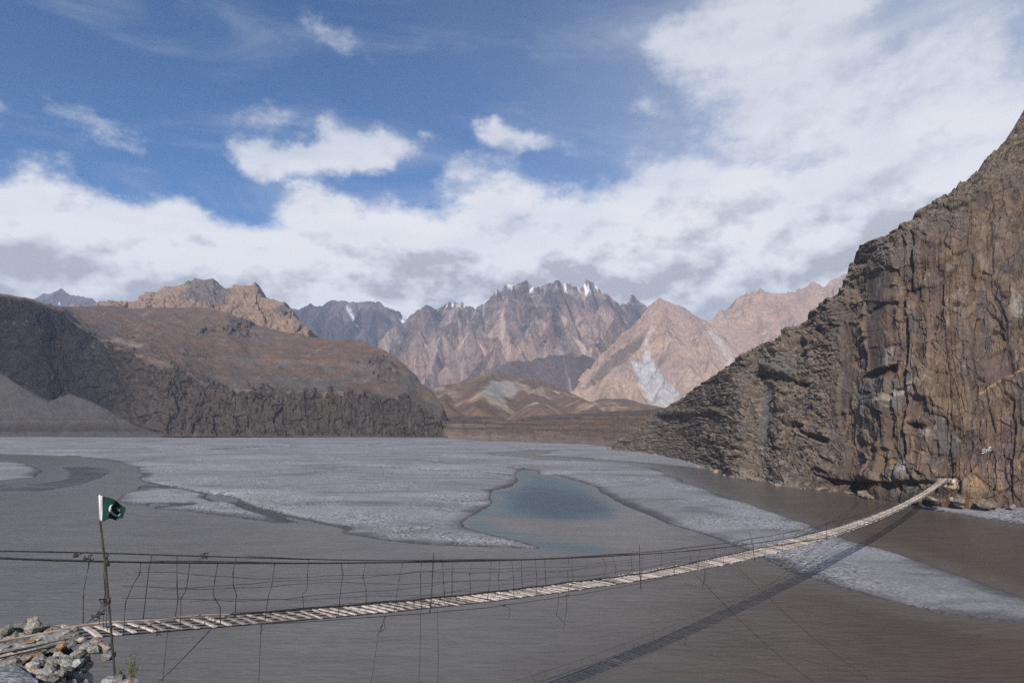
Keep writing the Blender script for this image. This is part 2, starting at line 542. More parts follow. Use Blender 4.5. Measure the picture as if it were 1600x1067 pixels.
MUD_D = gp([(-200, 757), (0, 757), (60, 756.5), (98, 750), (111, 742), (106, 735), (95, 730), (130, 729), (165, 732), (172, 737), (160, 746), (122, 757), (60, 768), (0, 767), (-200, 768)])
STREAMS = [  # polyline px, half width m, depth
    ([(640, 717), (700, 724), (760, 727.5), (812, 732)], 1.2, .34),
    ([(560, 729), (640, 733), (700, 736.5), (760, 739), (806, 743)], 1.4, .42),
    ([(219, 755), (292, 766), (349, 777), (394, 794), (461, 812), (525, 827)], 1.6, .30),
    ([(330, 776), (352, 781)], 2.2, .5),
    ([(242, 789), (290, 787)], 2.4, .30),
    ([(340, 702), (420, 698), (470, 697)], 3.0, .5),
    ([(-50, 703), (150, 707), (260, 705), (420, 703)], 1.6, .22),
    ([(500, 699), (600, 695), (700, 693)], 2.0, .25),
    ([(300, 722), (420, 724), (520, 719), (640, 717)], 1.2, .16),
    ([(250, 737), (330, 730), (470, 733), (560, 729)], 1.2, .16),
    ([(880, 708), (940, 705), (1000, 704)], 1.0, .25)]

def ground_height(x, y):
    d = np.hypot(x, y)
    sc = np.clip(d / 60.0, 0.6, 4.0)
    wob = fbm(x / 14, y / 14, 4, 0.45, 3) * 1.0 * sc + fbm(x / 3, y / 3, 2, 0.5, 5) * 0.12
    a = sdf(x, y, BAR_A) + wob * 0.8
    r = sdf(x, y, BAR_R) + wob * 0.7
    c = sdf(x, y, BAR_C) + wob * 0.5
    md = sdf(x, y, MUD_D) + wob * 0.3
    def bar(s, top, w):
        return np.where(s > 0, 0.07 * sm(s, 0, 0.6) + (top - .07) * sm(s, 0, w), -0.9 * sm(-s, 0, 7.0) - 0.02)
    h = np.maximum(bar(a, 0.34, 8.0), bar(c, 0.3, 9.0))
    h = np.maximum(h, bar(r, 1.15, 9.0))
    h = np.maximum(h, np.where(md > 0, 0.05, -0.9 * sm(-md, 0, 7) - 0.02))
    relief = fbm(x / 26, y / 13, 3, 0.5, 21) * 0.22 + fbm(x / 6, y / 3, 2, 0.5, 22) * 0.03
    dry = sm(h, 0.1, 0.4)
    h = h + relief * dry
    solid = np.maximum(np.maximum(a, c), r) > .8
    h0 = h.copy()
    px_, py_ = to_px(np.stack([x, y, 0 * x], -1))
    for pl, w, dep in STREAMS:
        q = gp(pl)
        dist, par, _ = seg_dist(x, y, q)
        h = h - dep * 1.5 * np.exp(-((dist + wob * .35) / (w * (.9 if dep > .45 else .7))) ** 2)
    h = np.where(solid & (h0 > .03) & (h < .02) & (h > -.28), .02, h)
    return h, a, r

nx, ny = 860, 360
xs = np.linspace(-420, 2020, nx)
ys = np.concatenate([np.linspace(676, 760, 150), np.linspace(760, 1160, ny - 150 + 1)[1:]])
XX, YY = np.meshgrid(xs, ys)
g0 = G(XX, YY)
hh, sda, sdr = ground_height(g0[..., 0], g0[..., 1])
g0[..., 2] = hh
gx, gy = g0[..., 0], g0[..., 1]
gd = np.hypot(gx, gy)
t1 = fbm(gx / 30, gy / 12, 5, 0.6, 41); t2 = fbm(gx / 5, gy / 2.2, 4, 0.6, 42); t3 = fbm(gx / 70, gy / 35, 3, 0.5, 43)
pale = np.array([.315, .303, .298]); mid = np.array([.225, .215, .210]); wet = np.array([.085, .080, .080]); silt = np.array([.280, .268, .270])
dry = sm(hh + t1 * 0.08 + t2 * .03, 0.035, 0.125)[..., None]
C = mid + (pale - mid) * sm(t1 + 0.12 * t2, -0.40, 0.40)[..., None]
C = C + (silt - C) * (sm(t3, 0.0, 0.25) * 0.6)[..., None]
C = wet + (C - wet) * dry
low = (sm(sdr, -1, 6) * 0)[..., None]
# streaks left by old channels
st = ridged(gx / 34 + 0.25 * t1, gy / 9 + 0.2 * t1, 3, 0.5, 45)
C = C * (1 - 0.30 * sm(st, 0.62, 0.95)[..., None] * dry)
me = grid_mesh('gravel_flat', g0, C)

m_grav, b, p = new_mat('river gravel')
g = b.n('ShaderNodeNewGeometry'); at = b.n('ShaderNodeVertexColor', layer_name='Col')
pos = g.outputs['Position']
vo = b.n('ShaderNodeTexVoronoi'); b.link(pos, vo.inputs['Vector']); vo.inputs['Scale'].default_value = 5.5
vo2 = b.n('ShaderNodeTexVoronoi'); b.link(pos, vo2.inputs['Vector']); vo2.inputs['Scale'].default_value = 1.5
s1 = b.n('ShaderNodeSeparateColor'); b.link(vo.outputs['Color'], s1.inputs[0])
s2 = b.n('ShaderNodeSeparateColor'); b.link(vo2.outputs['Color'], s2.inputs[0])
coarse = b.smooth(b.noise(pos, 0.07, 4, 0.6), 0.42, 0.62)          # cobbles here, sand and silt there
k = b.math('ADD', b.math('MULTIPLY', b.math('SUBTRACT', s1.outputs[0], .5), 1.25), b.math('MULTIPLY', b.math('SUBTRACT', s2.outputs[0], .5), 0.15))
k = b.math('ADD', k, b.math('MULTIPLY', b.smooth(s1.outputs[1], 0.86, 0.97), 0.9))
k = b.math('ADD', b.math('MULTIPLY', k, b.smooth(coarse, 0, 1, .30, 1.1)), 0.98)
k = b.math('MULTIPLY', k, b.smooth(b.noise(pos, 0.55, 5, 0.6), 0.25, 0.75, 0.92, 1.07))
kc = b.n('ShaderNodeCombineColor')
for i in range(3): b.link(k, kc.inputs[i])
b.link(b.mix(1.0, at.outputs[0], kc.outputs[0], 'MULTIPLY'), p.inputs['Base Color'])
p.inputs['Roughness'].default_value = 0.9
p.inputs['Specular IOR Level'].default_value = 0.2
bp = b.n('ShaderNodeBump'); bp.inputs['Strength'].default_value = 0.35; bp.inputs['Distance'].default_value = 0.04
b.link(b.math('SUBTRACT', 1.0, vo.outputs['Distance']), bp.inputs['Height']); b.link(bp.outputs[0], p.inputs['Normal'])
o = link('gravel_flat', me, m_grav)
tag(o, 'pale grey gravel flats braided by river channels', kind='structure')

# the wide bed under everything, reaching past the mountains
me = bpy.data.meshes.new('ground')
bm = bmesh.new()
bmesh.ops.create_grid(bm, x_segments=40, y_segments=40, size=2500)
bm.to_mesh(me); bm.free()
m_bed = plain_mat('valley floor', (.16, .145, .13), (.24, .22, .20), 0.02, 0.95, 0.1, obj=False)
o = link('ground', me, m_bed); o.location = (0, 1200, -2.2)
tag(o, 'valley floor of grey silt and gravel', kind='structure')

# water: one sheet whose sediment load varies
wx = np.linspace(-500, 2150, 330); wy = np.concatenate([np.linspace(684, 900, 210), np.linspace(900, 1400, 60)[1:], np.linspace(1400, 2600, 30)[1:]])
XX, YY = np.meshgrid(wx, wy)
w0 = G(XX, YY)
wxm, wym = w0[..., 0], w0[..., 1]
PX, PY = XX, YY
wn_ = fbm(wxm / 10, wym / 6, 4, 0.55, 61) * 12
pool = [(809, 735), (842, 741), (890, 748), (915, 758), (935, 772), (955, 786), (968, 796), (955, 808), (900, 814), (850, 812), (815, 808), (775, 806), (750, 812), (728, 822), (727, 815), (750, 800), (769, 785), (768, 767), (800, 759)]
ps = sdf(PX + wn_ * 1.6, (PY + wn_ * 0.35) * 2.2, [(a, b_ * 2.2) for a, b_ in pool])
tail_d, _, _ = seg_dist(PX, (PY + wn_ * .12) * 2.2, [(740, 818 * 2.2), (790, 838 * 2.2), (850, 852 * 2.2), (960, 862 * 2.2)])
teal = sm(ps, -14, 22)
teal = np.maximum(teal, 0.85 * np.exp(-(tail_d / 18) ** 2) * sm(PX, 700, 760) * (1 - sm(PX, 900, 985)))
deep = sm(sdf(PX + wn_ * 1.3, (PY + wn_ * .4) * 2.2, [(800, 770 * 2.2), (830, 760 * 2.2), (930, 775 * 2.2), (965, 795 * 2.2), (930, 808 * 2.2), (860, 808 * 2.2), (800, 795 * 2.2)]), -25, 25)
grey = np.array([.160, .149, .135]); brown = np.array([.104, .081, .064]); green = np.array([.195, .183, .160])
tl = np.array([.070, .140, .152]); dk = np.array([.048, .080, .105])
C = grey + (brown - grey) * sm(PX + wn_ * 6 + (PY - 850) * 0.9, 820, 1350)[..., None]
near_pool = sm(sdf(PX + wn_ * 2, (PY + wn_ * .4) * 2.2, [(727, 815 * 2.2), (850, 800 * 2.2), (950, 790 * 2.2), (1090, 832 * 2.2), (1130, 862 * 2.2), (960, 866 * 2.2), (830, 858 * 2.2)]), -50, 60)[..., None]
C = C + (green - C) * near_pool * 0.8
C = C + (green * .8 - C) * (sm(-PX, -150, 60) * (1 - sm(PY, 770, 800)) * 0.5)[..., None]
C = C + (tl - C) * teal[..., None]
C = C + (dk - C) * (teal * deep)[..., None]
C = C * (1 + 0.12 * fbm(wxm / 8, wym / 16, 4, 0.6, 66)[..., None])
bedh, _a, _r = ground_height(wxm, wym)
shal = sm(bedh, -.55, -.03)[..., None]
C = C + (np.array([.195, .185, .172]) - C) * shal * .25
w0[..., 2] = 0.0
me = grid_mesh('river', w0, C)
m_wat, b, p = new_mat('silty river water')
g = b.n('ShaderNodeNewGeometry'); at = b.n('ShaderNodeVertexColor', layer_name='Col')
pos = g.outputs['Position']
fl = b.vmath('MULTIPLY', pos, (0.10, 0.33, 1.0))
cur = b.math('ADD', b.noise(fl, 1.0, 6, 0.65, dist=0.8), b.math('MULTIPLY', b.noise(b.vmath('MULTIPLY', pos, (.6, 1.9, 1)), 1.0, 4, .6, dist=.6), .8))
ck = b.smooth(cur, 0.55, 1.25, 0.86, 1.14)
ckc = b.n('ShaderNodeCombineColor')
for i in range(3): b.link(ck, ckc.inputs[i])
b.link(b.mix(1.0, at.outputs[0], ckc.outputs[0], 'MULTIPLY'), p.inputs['Base Color'])
p.inputs['Roughness'].default_value = 0.22
p.inputs['IOR'].default_value = 1.33
p.inputs['Specular IOR Level'].default_value = 0.13
v = b.vmath('MULTIPLY', pos, (0.5, 1.4, 1.0))
n = b.math('ADD', b.noise(v, 1.5, 5, 0.6, dist=0.5), b.math('MULTIPLY', b.noise(v, 0.25, 3, 0.5), 1.5))
bp = b.n('ShaderNodeBump'); bp.inputs['Strength'].default_value = 0.65; bp.inputs['Distance'].default_value = 0.14
b.link(n, bp.inputs['Height']); b.link(bp.outputs[0], p.inputs['Normal'])
o = link('river', me, m_wat)
tag(o, 'grey-brown silty river with a teal pool', kind='structure')

# ================================================================== RIGHT CLIFF
FOOT = [(900, 691), (953, 703), (1033, 713), (1071, 721), (1103, 731), (1151, 748), (1199, 753), (1216, 759), (1281, 764.5), (1319, 769), (1380, 778), (1487, 784), (1600, 791), (1900, 806)]
FOOTZ = [(900, 0), (1330, 0.0), (1450, 0.9), (1500, 1.1), (1900, 1.3)]
SKYL = [(900, 690), (945, 699), (953, 698), (995, 667), (1033, 643), (1071, 618), (1119, 583), (1150, 562), (1167, 555), (1211, 530), (1224, 519), (1245, 508), (1290, 472), (1314, 448), (1322, 430), (1333, 409), (1351, 388), (1375, 372), (1392, 360), (1424, 345), (1440, 330), (1448, 325), (1491, 295),
        (1505, 286), (1528, 270), (1540, 249), (1570, 222), (1580, 205), (1588, 195), (1600, 171), (1660, 110), (1750, 40), (1900, -60)]
cx = np.concatenate([np.linspace(930, 1640, 760), np.linspace(1643, 1900, 60)])
NR = 460
tt = np.linspace(0, 1, NR)
fy_, sk_ = interp(cx, FOOT), interp(cx, SKYL)
fz = interp(cx, FOOTZ)
foot = np.stack([G(a, b_, c)[...] for a, b_, c in zip(cx, fy_, fz)])
Db = foot[:, 1]
Db = np.convolve(np.pad(Db, 12, mode='edge'), np.ones(25) / 25, 'valid')
ang = interp(cx, [(930, 36), (1150, 40), (1250, 46), (1320, 58), (1400, 64), (1600, 62), (1900, 60)])
ct = 1 / np.tan(np.radians(ang))
e_t = (YH - sk_) / FPX
Dt = (Db + ct * (H - fz)) / (1 - ct * e_t * 0.97)
gpw = interp(cx, [(930, 1.0), (1250, 1.05), (1330, 1.35), (1900, 1.4)])
TT = tt[:, None]
Yp = fy_ + (sk_ - fy_) * TT
Dp = Db + (Dt - Db) * TT ** gpw
Xp = np.broadcast_to(cx, Yp.shape)
# leave the skyline jagged
S = U(Xp, Yp, Dp)
A_ = (Xp - 800) / FPX * 100.0                      # metres across at 100 m
Z_ = S[..., 2]
N = normals(S)
flip = np.sign((N * (np.array([0, 0, H]) - S)).sum(-1))[..., None]
N = N * flip
wall = sm(Xp + 14 * fbm(A_ / 5, Z_ / 9, 3, .5, 70), 1275, 1335)          # bedded wall against rubble slope
up_rub = sm(Yp - (sk_[None, :] + 18 + 26 * fbm(A_ / 4, Z_ / 5, 3, .5, 71)), 35, 0)   # broken top of the wall
up_rub = np.clip(up_rub + sm(Xp, 1380, 1600) * sm(Yp, 330, 250), 0, 1)
wall = wall * (1 - 0.85 * up_rub)
wob = fbm(A_ / 6, Z_ / 14, 4, .5, 72)
q = A_ + 0.10 * (Z_ - 20) * sm(Xp, 1400, 1600) + 0.9 * wob
# bedding: bands of random width standing proud or set back
def bands(q, w, seed):
    i = np.floor(q / w); f = q / w - i
    z = np.zeros_like(i)
    a = hsh(i, z, z, seed); a2 = hsh(i + 1, z, z, seed)
    e = sm(f, 0.88, 1.0)
    return a * (1 - e) + a2 * e - .5, i, f
_f, _g, blk, blk2, _dx, _dy = worley(A_ / 7.0 + .5 * wob, Z_ / 9.0, 79)
q = q + 2.6 * (blk - .5) * sm(_g - _f, .02, .10)
b1, i1, f1_ = bands(q + 0.8 * fbm(A_ / 9, Z_ / 30, 3, .5, 73), 3.1, 81)
b2, i2, f2_ = bands(q * 1.0 + 0.35 * fbm(A_ / 2, Z_ / 9, 3, .5, 74), 1.05, 82)
b3, i3, f3_ = bands(q + 0.18 * fbm(A_ / 1, Z_ / 4, 3, .5, 75), 0.34, 83)
B1, K1, ca1, cb1 = blocks(A_ / 4.2 + .4 * wob, Z_ / 6.0, 90)
B2, K2, ca2, cb2 = blocks(A_ / 1.3 + .3 * wob, Z_ / 2.4, 93)
B3, K3, ca3, cb3 = blocks(A_ / 0.45, Z_ / 0.75, 96)
R1, RK1, ra1, rb1 = blocks((A_ + .5 * Z_) / 3.0, (Z_ - .4 * A_) / 2.4, 100, 1.2)
R2, RK2, ra2, rb2 = blocks((A_ + .3 * Z_) / 0.9, (Z_ - .5 * A_) / 0.62, 103, 1.4)
R3, RK3, ra3, rb3 = blocks(A_ / 0.38, Z_ / 0.26, 106, 1.4)
D1, DK1, da1, db1 = blocks((A_ + .55 * Z_) / 5.0, (Z_ - .35 * A_) / 4.0, 110, 1.5)
disp_w = 1.15 * b1 + 0.46 * b2 + 0.15 * b3 + 0.75 * B1 + 0.50 * D1 - .22 * DK1 * (da1 > .6) + 0.36 * B2 + 0.16 * B3 - 0.30 * K1 * (ca1 > .62) - 0.34 * K2 * (cb2 > .78) - 0.12 * K3 * (cb3 > .6) + 1.2 * fbm(A_ / 8, Z_ / 12, 4, .55, 76)
soft = sm(Xp, 1240, 1020)
disp_r = (1.1 - .8 * soft) * R1 + (0.55 - .25 * soft) * R2 + 0.22 * R3 - 0.3 * RK1 - 0.18 * RK2 + 1.5 * fbm(A_ / 7, Z_ / 7, 5, .55, 77) + (0.8 - .6 * soft) * ridged(A_ / 5 + .5 * Z_ / 5, Z_ / 9, 3, .5, 78)
disp = disp_w * wall + disp_r * (1 - wall)
# named ledges, overhangs and recesses: px polyline, out-step above, recess below, reach in px
LEDGES = [([(1188, 581), (1225, 587), (1268, 600)], .7, 1.3, 9), ([(1349, 491), (1360, 480), (1377, 470), (1396, 469)], .9, 1.6, 8), ([(1352, 582), (1375, 573), (1397, 566)], .5, 1.5, 10),
          ([(1386, 420), (1397, 417)], .5, 1.4, 9), ([(1226, 662), (1262, 668)], .6, 1.2, 9), ([(1256, 676), (1295, 684)], .7, 1.4, 10), ([(1215, 640), (1245, 630)], .5, 1.0, 8),
          ([(1285, 747), (1330, 751), (1400, 753), (1462, 750)], .9, 1.4, 17), ([(1420, 662), (1440, 663), (1458, 654)], .6, 1.1, 8), ([(1550, 515), (1563, 516), (1572, 527)], .5, .9, 6),
          ([(1488, 476), (1510, 474)], .4, .8, 6), ([(1500, 680), (1520, 672)], .4, .8, 7), ([(1282, 712), (1302, 722)], .6, 1.3, 12), ([(1280, 735), (1300, 742)], .5, 1.0, 10),
          ([(1033, 652), (1080, 650), (1120, 645), (1133, 650)], .9, .5, 5), ([(1232, 722), (1266, 712)], .5, .8, 6), ([(1098, 695), (1110, 680)], .5, 1.2, 8), ([(1152, 702), (1164, 700)], .5, 1.4, 8),
          ([(1380, 540), (1400, 532)], .4, .7, 6), ([(1536, 782), (1600, 748)], .5, .6, 6), ([(1460, 745), (1490, 743)], .3, .9, 6)]
for pl, out, rec, rw in LEDGES:
    x0, x1 = pl[0][0], pl[-1][0]
    yl = interp(Xp, pl) + 2.2 * fbm(A_ / 1.2, Z_ / 1.2, 3, .5, 120)
    m = sm(Xp, x0 - 5, x0 + 5) * (1 - sm(Xp, x1 - 5, x1 + 5))
    dy_ = Yp - yl
    scl = Dp / 100
    disp = disp + scl * m * (out * np.exp(-((dy_ + rw * .6) / (rw * .9)) ** 2) - rec * np.where(dy_ > 0, np.exp(-(dy_ / rw) ** 2), 0) * sm(dy_, 0, 1.5))
# smooth slab faces
slab = np.zeros_like(Xp)
for poly in ([(1346, 430), (1396, 410), (1396, 565), (1350, 585), (1346, 490)], [(1415, 610), (1452, 622), (1453, 655), (1418, 660)], [(1310, 500), (1330, 500), (1332, 640), (1308, 640)],
             [(1185, 590), (1212, 600), (1200, 690), (1180, 690)], [(1160, 720), (1190, 705), (1185, 745), (1158, 742)], [(1535, 555), (1580, 540), (1590, 590), (1540, 600)]):
    slab = np.maximum(slab, sm(sdf(Xp + 4 * wob, Yp, poly), 0, 6))
disp = disp * (1 - 0.72 * slab) - 0.5 * slab
fade_top = 1.0
end_fade = sm(Xp, 940, 975)
disp = disp * (0.25 + 0.75 * end_fade)
foot_fade = 0.35 + 0.65 * sm(TT, 0.0, 0.05)
P_ = S + N * (disp * foot_fade)[..., None]
# colour
brown = np.array([.172, .120, .082]); greyc = np.array([.128, .112, .100]); purp = np.array([.138, .097, .084]); och = np.array([.34, .205, .095]); palec = np.array([.33, .285, .235]); dark = np.array([.10, .088, .078]); rubble = np.array([.182, .144, .110]); blueg = np.array([.17, .172, .168])
bb = hsh(i1, 0 * i1, 0 * i1, 130)[..., None]; bb2 = hsh(i2, 0 * i2, 0 * i2, 131)[..., None]
pat = fbm(A_ / 7, Z_ / 10, 4, .6, 138)[..., None] + .35 * (bb - .5) + .25 * (blk[..., None] - .5)
Cw = brown + (greyc - brown) * sm(pat, .02, .35) + (purp - brown) * sm(-pat, .08, .35)
Cw = Cw * (0.82 + .34 * bb2) * (0.80 + .4 * ca2[..., None]) * (.90 + .2 * hsh(i3, 0 * i3, 0 * i3, 137)[..., None]) * (.86 + .28 * da1[..., None])
Cw = Cw + (purp * 1.05 - Cw) * (slab * .7)[..., None]
lit = fbm(A_ / 1.4, Z_ / 2.6, 4, .6, 132)
Cw = Cw + (palec - Cw) * (sm(lit, .22, .5) * .45)[..., None]
fo = sm(Yp, 640, 740)
ochm = sm(fbm(A_ / 1.6, Z_ / 2.2, 4, .6, 133) + .1 * fo, .22, .42)
Cw = Cw + (och - Cw) * (ochm * (.25 + .45 * fo))[..., None]
Cw = Cw + (palec * 1.1 - Cw) * (sm(fbm(A_ / .6, Z_ / .9, 3, .6, 134), .36, .5) * .6 * (cb3 > .6))[..., None]
Cr = rubble * (0.72 + .5 * ra2[..., None]) * (0.85 + .3 * ra3[..., None])
Cr = Cr + (greyc - Cr) * (sm(fbm(A_ / 3, Z_ / 5, 4, .5, 135), 0, .4) * .55)[..., None]
Cr = Cr + (och * .85 - Cr) * (sm(fbm(A_ / 2.0, Z_ / 1.0, 4, .6, 136), .24, .45) * .5)[..., None]
Cr = Cr + (palec - Cr) * ((ra3 > .86) * .55)[..., None]
C = Cr + (Cw - Cr) * wall[..., None]
for poly, cc, am in (([(1210, 560), (1240, 552), (1262, 570), (1240, 590), (1205, 588)], blueg, .7), ([(1195, 590), (1212, 596), (1200, 680), (1182, 690)], blueg, .6),
                     ([(1575, 455), (1600, 455), (1600, 500), (1576, 500)], palec * 1.15, .8), ([(1378, 540), (1395, 535), (1395, 565), (1376, 568)], palec * 1.1, .8), ([(1430, 665), (1455, 664), (1457, 684), (1432, 682)], palec, .9),
                     ([(1512, 745), (1536, 745), (1538, 785), (1515, 785)], och * 1.2, .7), ([(1365, 620), (1450, 585), (1460, 592), (1370, 632)], palec, .6), ([(1408, 726), (1420, 726), (1420, 742), (1408, 742)], np.array([.5, .48, .46]), .6)):
    mk = sm(sdf(Xp + 5 * fbm(A_ / .8, Z_ / .8, 3, .5, 140), Yp + 5 * wob, poly), -1, 5) * am * (0.6 + .6 * ca3)
    C = C + (cc - C) * np.clip(mk, 0, 1)[..., None]
vd, _, _ = seg_dist(Xp, Yp + 1.5 * fbm(A_ / .7, Z_ / .7, 3, .5, 141), [(1532, 612), (1560, 597), (1590, 581), (1640, 560)])
C = C + (np.array([.5, .30, .13]) - C) * (np.exp(-(vd / 1.6) ** 2) * .9)[..., None]
vd, _, _ = seg_dist(Xp, Yp, [(1365, 634), (1403, 612), (1440, 588)])
C = C + (palec * 1.2 - C) * (np.exp(-((vd + 2 * wob) / 3) ** 2) * .5)[..., None]
# darker washed band at the waterline
C = C * (1 - 0.35 * (sm(Z_, 3.2, 1.2) * sm(Xp, 1240, 1290))[..., None])
C = C + (palec * .9 - C) * (sm(Z_, 1.6, .4) * (1 - sm(Xp, 1200, 1260)) * .6)[..., None]
# back of the ridge and the part below the water line
back = [P_]
top = P_[-1]
for k_, (dd, dz) in enumerate(((4, -.6), (12, -3), (40, -16), (110, -60))):
    row = top.copy(); row[:, 1] += dd * (1 + .2 * rng.random(len(cx))); row[:, 0] += dd * .5; row[:, 2] = np.maximum(row[:, 2] + dz, -3)
    back.append(row[None])
bot = P_[0].copy(); bot[:, 2] = -3.0
PP = np.concatenate([bot[None]] + back, 0)
CC = np.concatenate([C[:1], C] + [C[-1:]] * 4, 0)
me = grid_mesh('cliff', PP, CC, smooth=False)
m_cliff = rock_mat('bedded brown cliff rock', fine=1.0, amount=0.30, bump=0.55, bumpdist=0.35, stretch=(1, 1, .55), tone=(.76, .73, .70), sat=.86)
cliff = link('cliff', me, m_cliff)
tag(cliff, 'brown vertically bedded rock cliff at the far bridge end', kind='structure')
CL_X, CL_P = cx, P_
def cliff_pt(x, y):
    """surface point of the cliff seen at a pixel"""
    j = int(np.argmin(np.abs(CL_X - x)))
    qx, qy = to_px(P_[:, j])
    i = int(np.argmin(np.abs(qy - y)))
    return P_[i, j].copy(), N[i, j].copy()

# ================================================================== LEFT HILLS
def sheet(name, cols, rows, ctrl, disp_fn, col_fn, mat, label, ragged=0, smooth=False, backdrop=(15, 60, 160), backz=(-2, -20, -80)):
    """ctrl: list of (y table, depth table, rows share); builds a relief sheet from foot to skyline"""
    YS = np.stack([interp(cols, c[0]) for c in ctrl]); DS = np.stack([interp(cols, c[1]) for c in ctrl])
    share = [c[2] for c in ctrl[1:]]
    n = [max(3, int(rows * s / sum(share))) for s in share]
    tp = np.concatenate([np.linspace(i, i + 1, n[i], endpoint=False) for i in range(len(n))] + [[len(n)]])
    i0 = np.minimum(tp.astype(int), len(n) - 1); fr = (tp - i0)[:, None]
    Y = YS[i0] * (1 - fr) + YS[i0 + 1] * fr
    D = DS[i0] * (1 - fr) + DS[i0 + 1] * fr
    # ease the corners between the bands
    for _ in range(3):
        D[1:-1] = (D[:-2] + 2 * D[1:-1] + D[2:]) / 4
    X = np.broadcast_to(cols, Y.shape)
    S = U(X, Y, D)
    Nn = normals(S); Nn *= np.sign((Nn * (np.array([0, 0, H + 30]) - S)).sum(-1))[..., None]
    T = np.broadcast_to(tp[:, None], Y.shape)
    if ragged:
        Aq = (X - 800) / FPX * 350
        T = T + ragged * fbm(Aq / 9, S[..., 2] / 12, 5, .6, 199) * sm(T, 1.4, 1.8) * (1 - sm(T, 2.3, 2.7)) * sm(X, 110, 150) * 2
    d = disp_fn(X, Y, D, S, T)
    Pn = S + Nn * d[..., None]
    Cn = col_fn(X, Y, D, Pn, T, Nn)
    bk = []
    for a, z in zip(backdrop, backz):
        r = Pn[-1].copy(); r[:, 1] += a; r[:, 2] = np.maximum(r[:, 2] + z, -3); bk.append(r[None])
    bt = Pn[0].copy(); bt[:, 2] = -3
    Pf = np.concatenate([bt[None], Pn] + bk, 0); Cf = np.concatenate([Cn[:1], Cn] + [Cn[-1:]] * len(bk), 0)
    o = link(name, grid_mesh(name, Pf, Cf, smooth=smooth), mat)
    tag(o, label, kind='structure')
    return o, Pn

m_hill = rock_mat('brown hillside', fine=0.3, amount=0.34, bump=0.6, bumpdist=1.2)
LF = [(-420, 683), (0, 682), (250, 683), (690, 684), (760, 688)]
L_mid = [(-420, 640), (-150, 600), (0, 584), (34, 605), (74, 629), (108, 616), (145, 629), (190, 655), (235, 676), (260, 681), (690, 682.5), (760, 687)]
L_cliff = [(-420, 440), (-150, 452), (0, 462), (50, 468), (84, 481), (101, 486), (115, 504), (152, 528), (169, 537), (200, 548), (236, 558), (287, 578), (320, 597), (337, 604), (415, 611), (540, 611), (610, 621), (636, 620), (670, 645), (689, 662), (694, 680), (760, 686.5)]
L_top = [(-420, 436), (-150, 448), (0, 459.5), (50, 466), (84, 479), (101, 479.5), (169, 477), (209, 480.5), (320, 480.5), (354, 489), (391, 507), (456, 519), (489, 528), (540, 531), (565, 534), (591, 544), (617, 557), (640, 577), (651, 592), (670, 607), (692, 637), (700, 672), (760, 686)]
dF = [(-420, 345), (0, 341), (690, 331), (760, 300)]
dM = [(-420, 400), (0, 392), (74, 370), (108, 376), (145, 366), (235, 342), (260, 334), (690, 333), (760, 301)]
dC = [(-420, 420), (0, 408), (101, 402), (169, 380), (236, 362), (337, 352), (540, 350), (640, 350), (694, 336), (760, 302)]
dT = [(-420, 470), (0, 420), (60, 430), (101, 560), (169, 600), (320, 620), (391, 600), (489, 560), (565, 520), (617, 470), (651, 430), (692, 372), (760, 303)]
ROAD = [(236, 550), (280, 555), (320, 558), (405, 563), (482, 568), (540, 570), (565, 570), (591, 574), (618, 583)]
TRACK = [(160, 531), (185, 532), (215, 540), (228, 537)]
def lf_disp(X, Y, D, S, T):
    A = (X - 800) / FPX * 350; Z = S[..., 2]; Dd = D
    w = fbm(A / 18, Z / 30, 4, .5, 200)
    cliffm = sm(T, 1.0, 1.06) * (1 - sm(T, 1.92, 2.02)); top = sm(T, 1.98, 2.1); scree = 1 - sm(T, .9, 1.05)
    but = ridged((A + 14 * w + .2 * Z) / 13, (Z + 10 * w) / 42, 5, .6, 201)
    B1, K1, a1, b1 = blocks(A / 5 + w, Z / 11, 203); B2, K2, a2, b2 = blocks(A / 1.9, Z / 3.6, 206, 1.2)
    big = sm(X, 230, 60)
    E1, EK1, _ea, _eb = blocks((A + .5 * Z) / 8 + w, (Z - .3 * A) / 7, 224, 1.5)
    dc = (2.4 + 5.5 * big) * (but - .45) + 1.3 * E1 - .5 * EK1 + 2.2 * B1 + 1.3 * B2 - .5 * K1 + 3.4 * fbm(A / 18, Z / 12, 5, .52, 209) + 6 * big * fbm(A / 28, Z / 40, 3, .5, 210)
    An = A; Dn = D
    gul = ridged((A + .15 * (D - 350)) / 16, D / 60, 4, .55, 211)
    dt = 2.2 * fbm(A / 25, D / 25, 5, .5, 212) + 1.2 * (gul - .5)
    # rocky outcrops on the slope
    oc = sm(fbm(A / 20, Y / 16, 3, .5, 214) + .8 * np.exp(-(((X - 370) / 40) ** 2 + ((Y - 515) / 16) ** 2)) + .5 * np.exp(-(((X - 600) / 40) ** 2 + ((Y - 560) / 22) ** 2)), .35, .6)
    O1, OK, _, _ = blocks(A / 3.5, Y / 3.0, 215, 1.3)
    dt = dt + oc * (4.0 * O1 + 3 * fbm(A / 5, Y / 5, 4, .6, 216) + 1.0)
    rd, _, _ = seg_dist(X, Y, ROAD)
    dt = dt - 1.8 * np.exp(-((Y - interp(X, ROAD) + 1.5) / 2.0) ** 2) * sm(X, 225, 245) * (1 - sm(X, 600, 625))
    ds = 0.8 * fbm(A / 10, Z / 10, 4, .5, 218) + 0.25 * ridged((A + .9 * Z) / 9, Z / 30, 3, .5, 219)
    # undercut ledge near the water on the left
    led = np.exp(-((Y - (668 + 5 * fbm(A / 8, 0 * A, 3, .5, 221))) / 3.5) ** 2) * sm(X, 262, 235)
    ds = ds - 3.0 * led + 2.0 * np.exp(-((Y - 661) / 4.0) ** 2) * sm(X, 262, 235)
    return dc * cliffm + dt * top + ds * scree
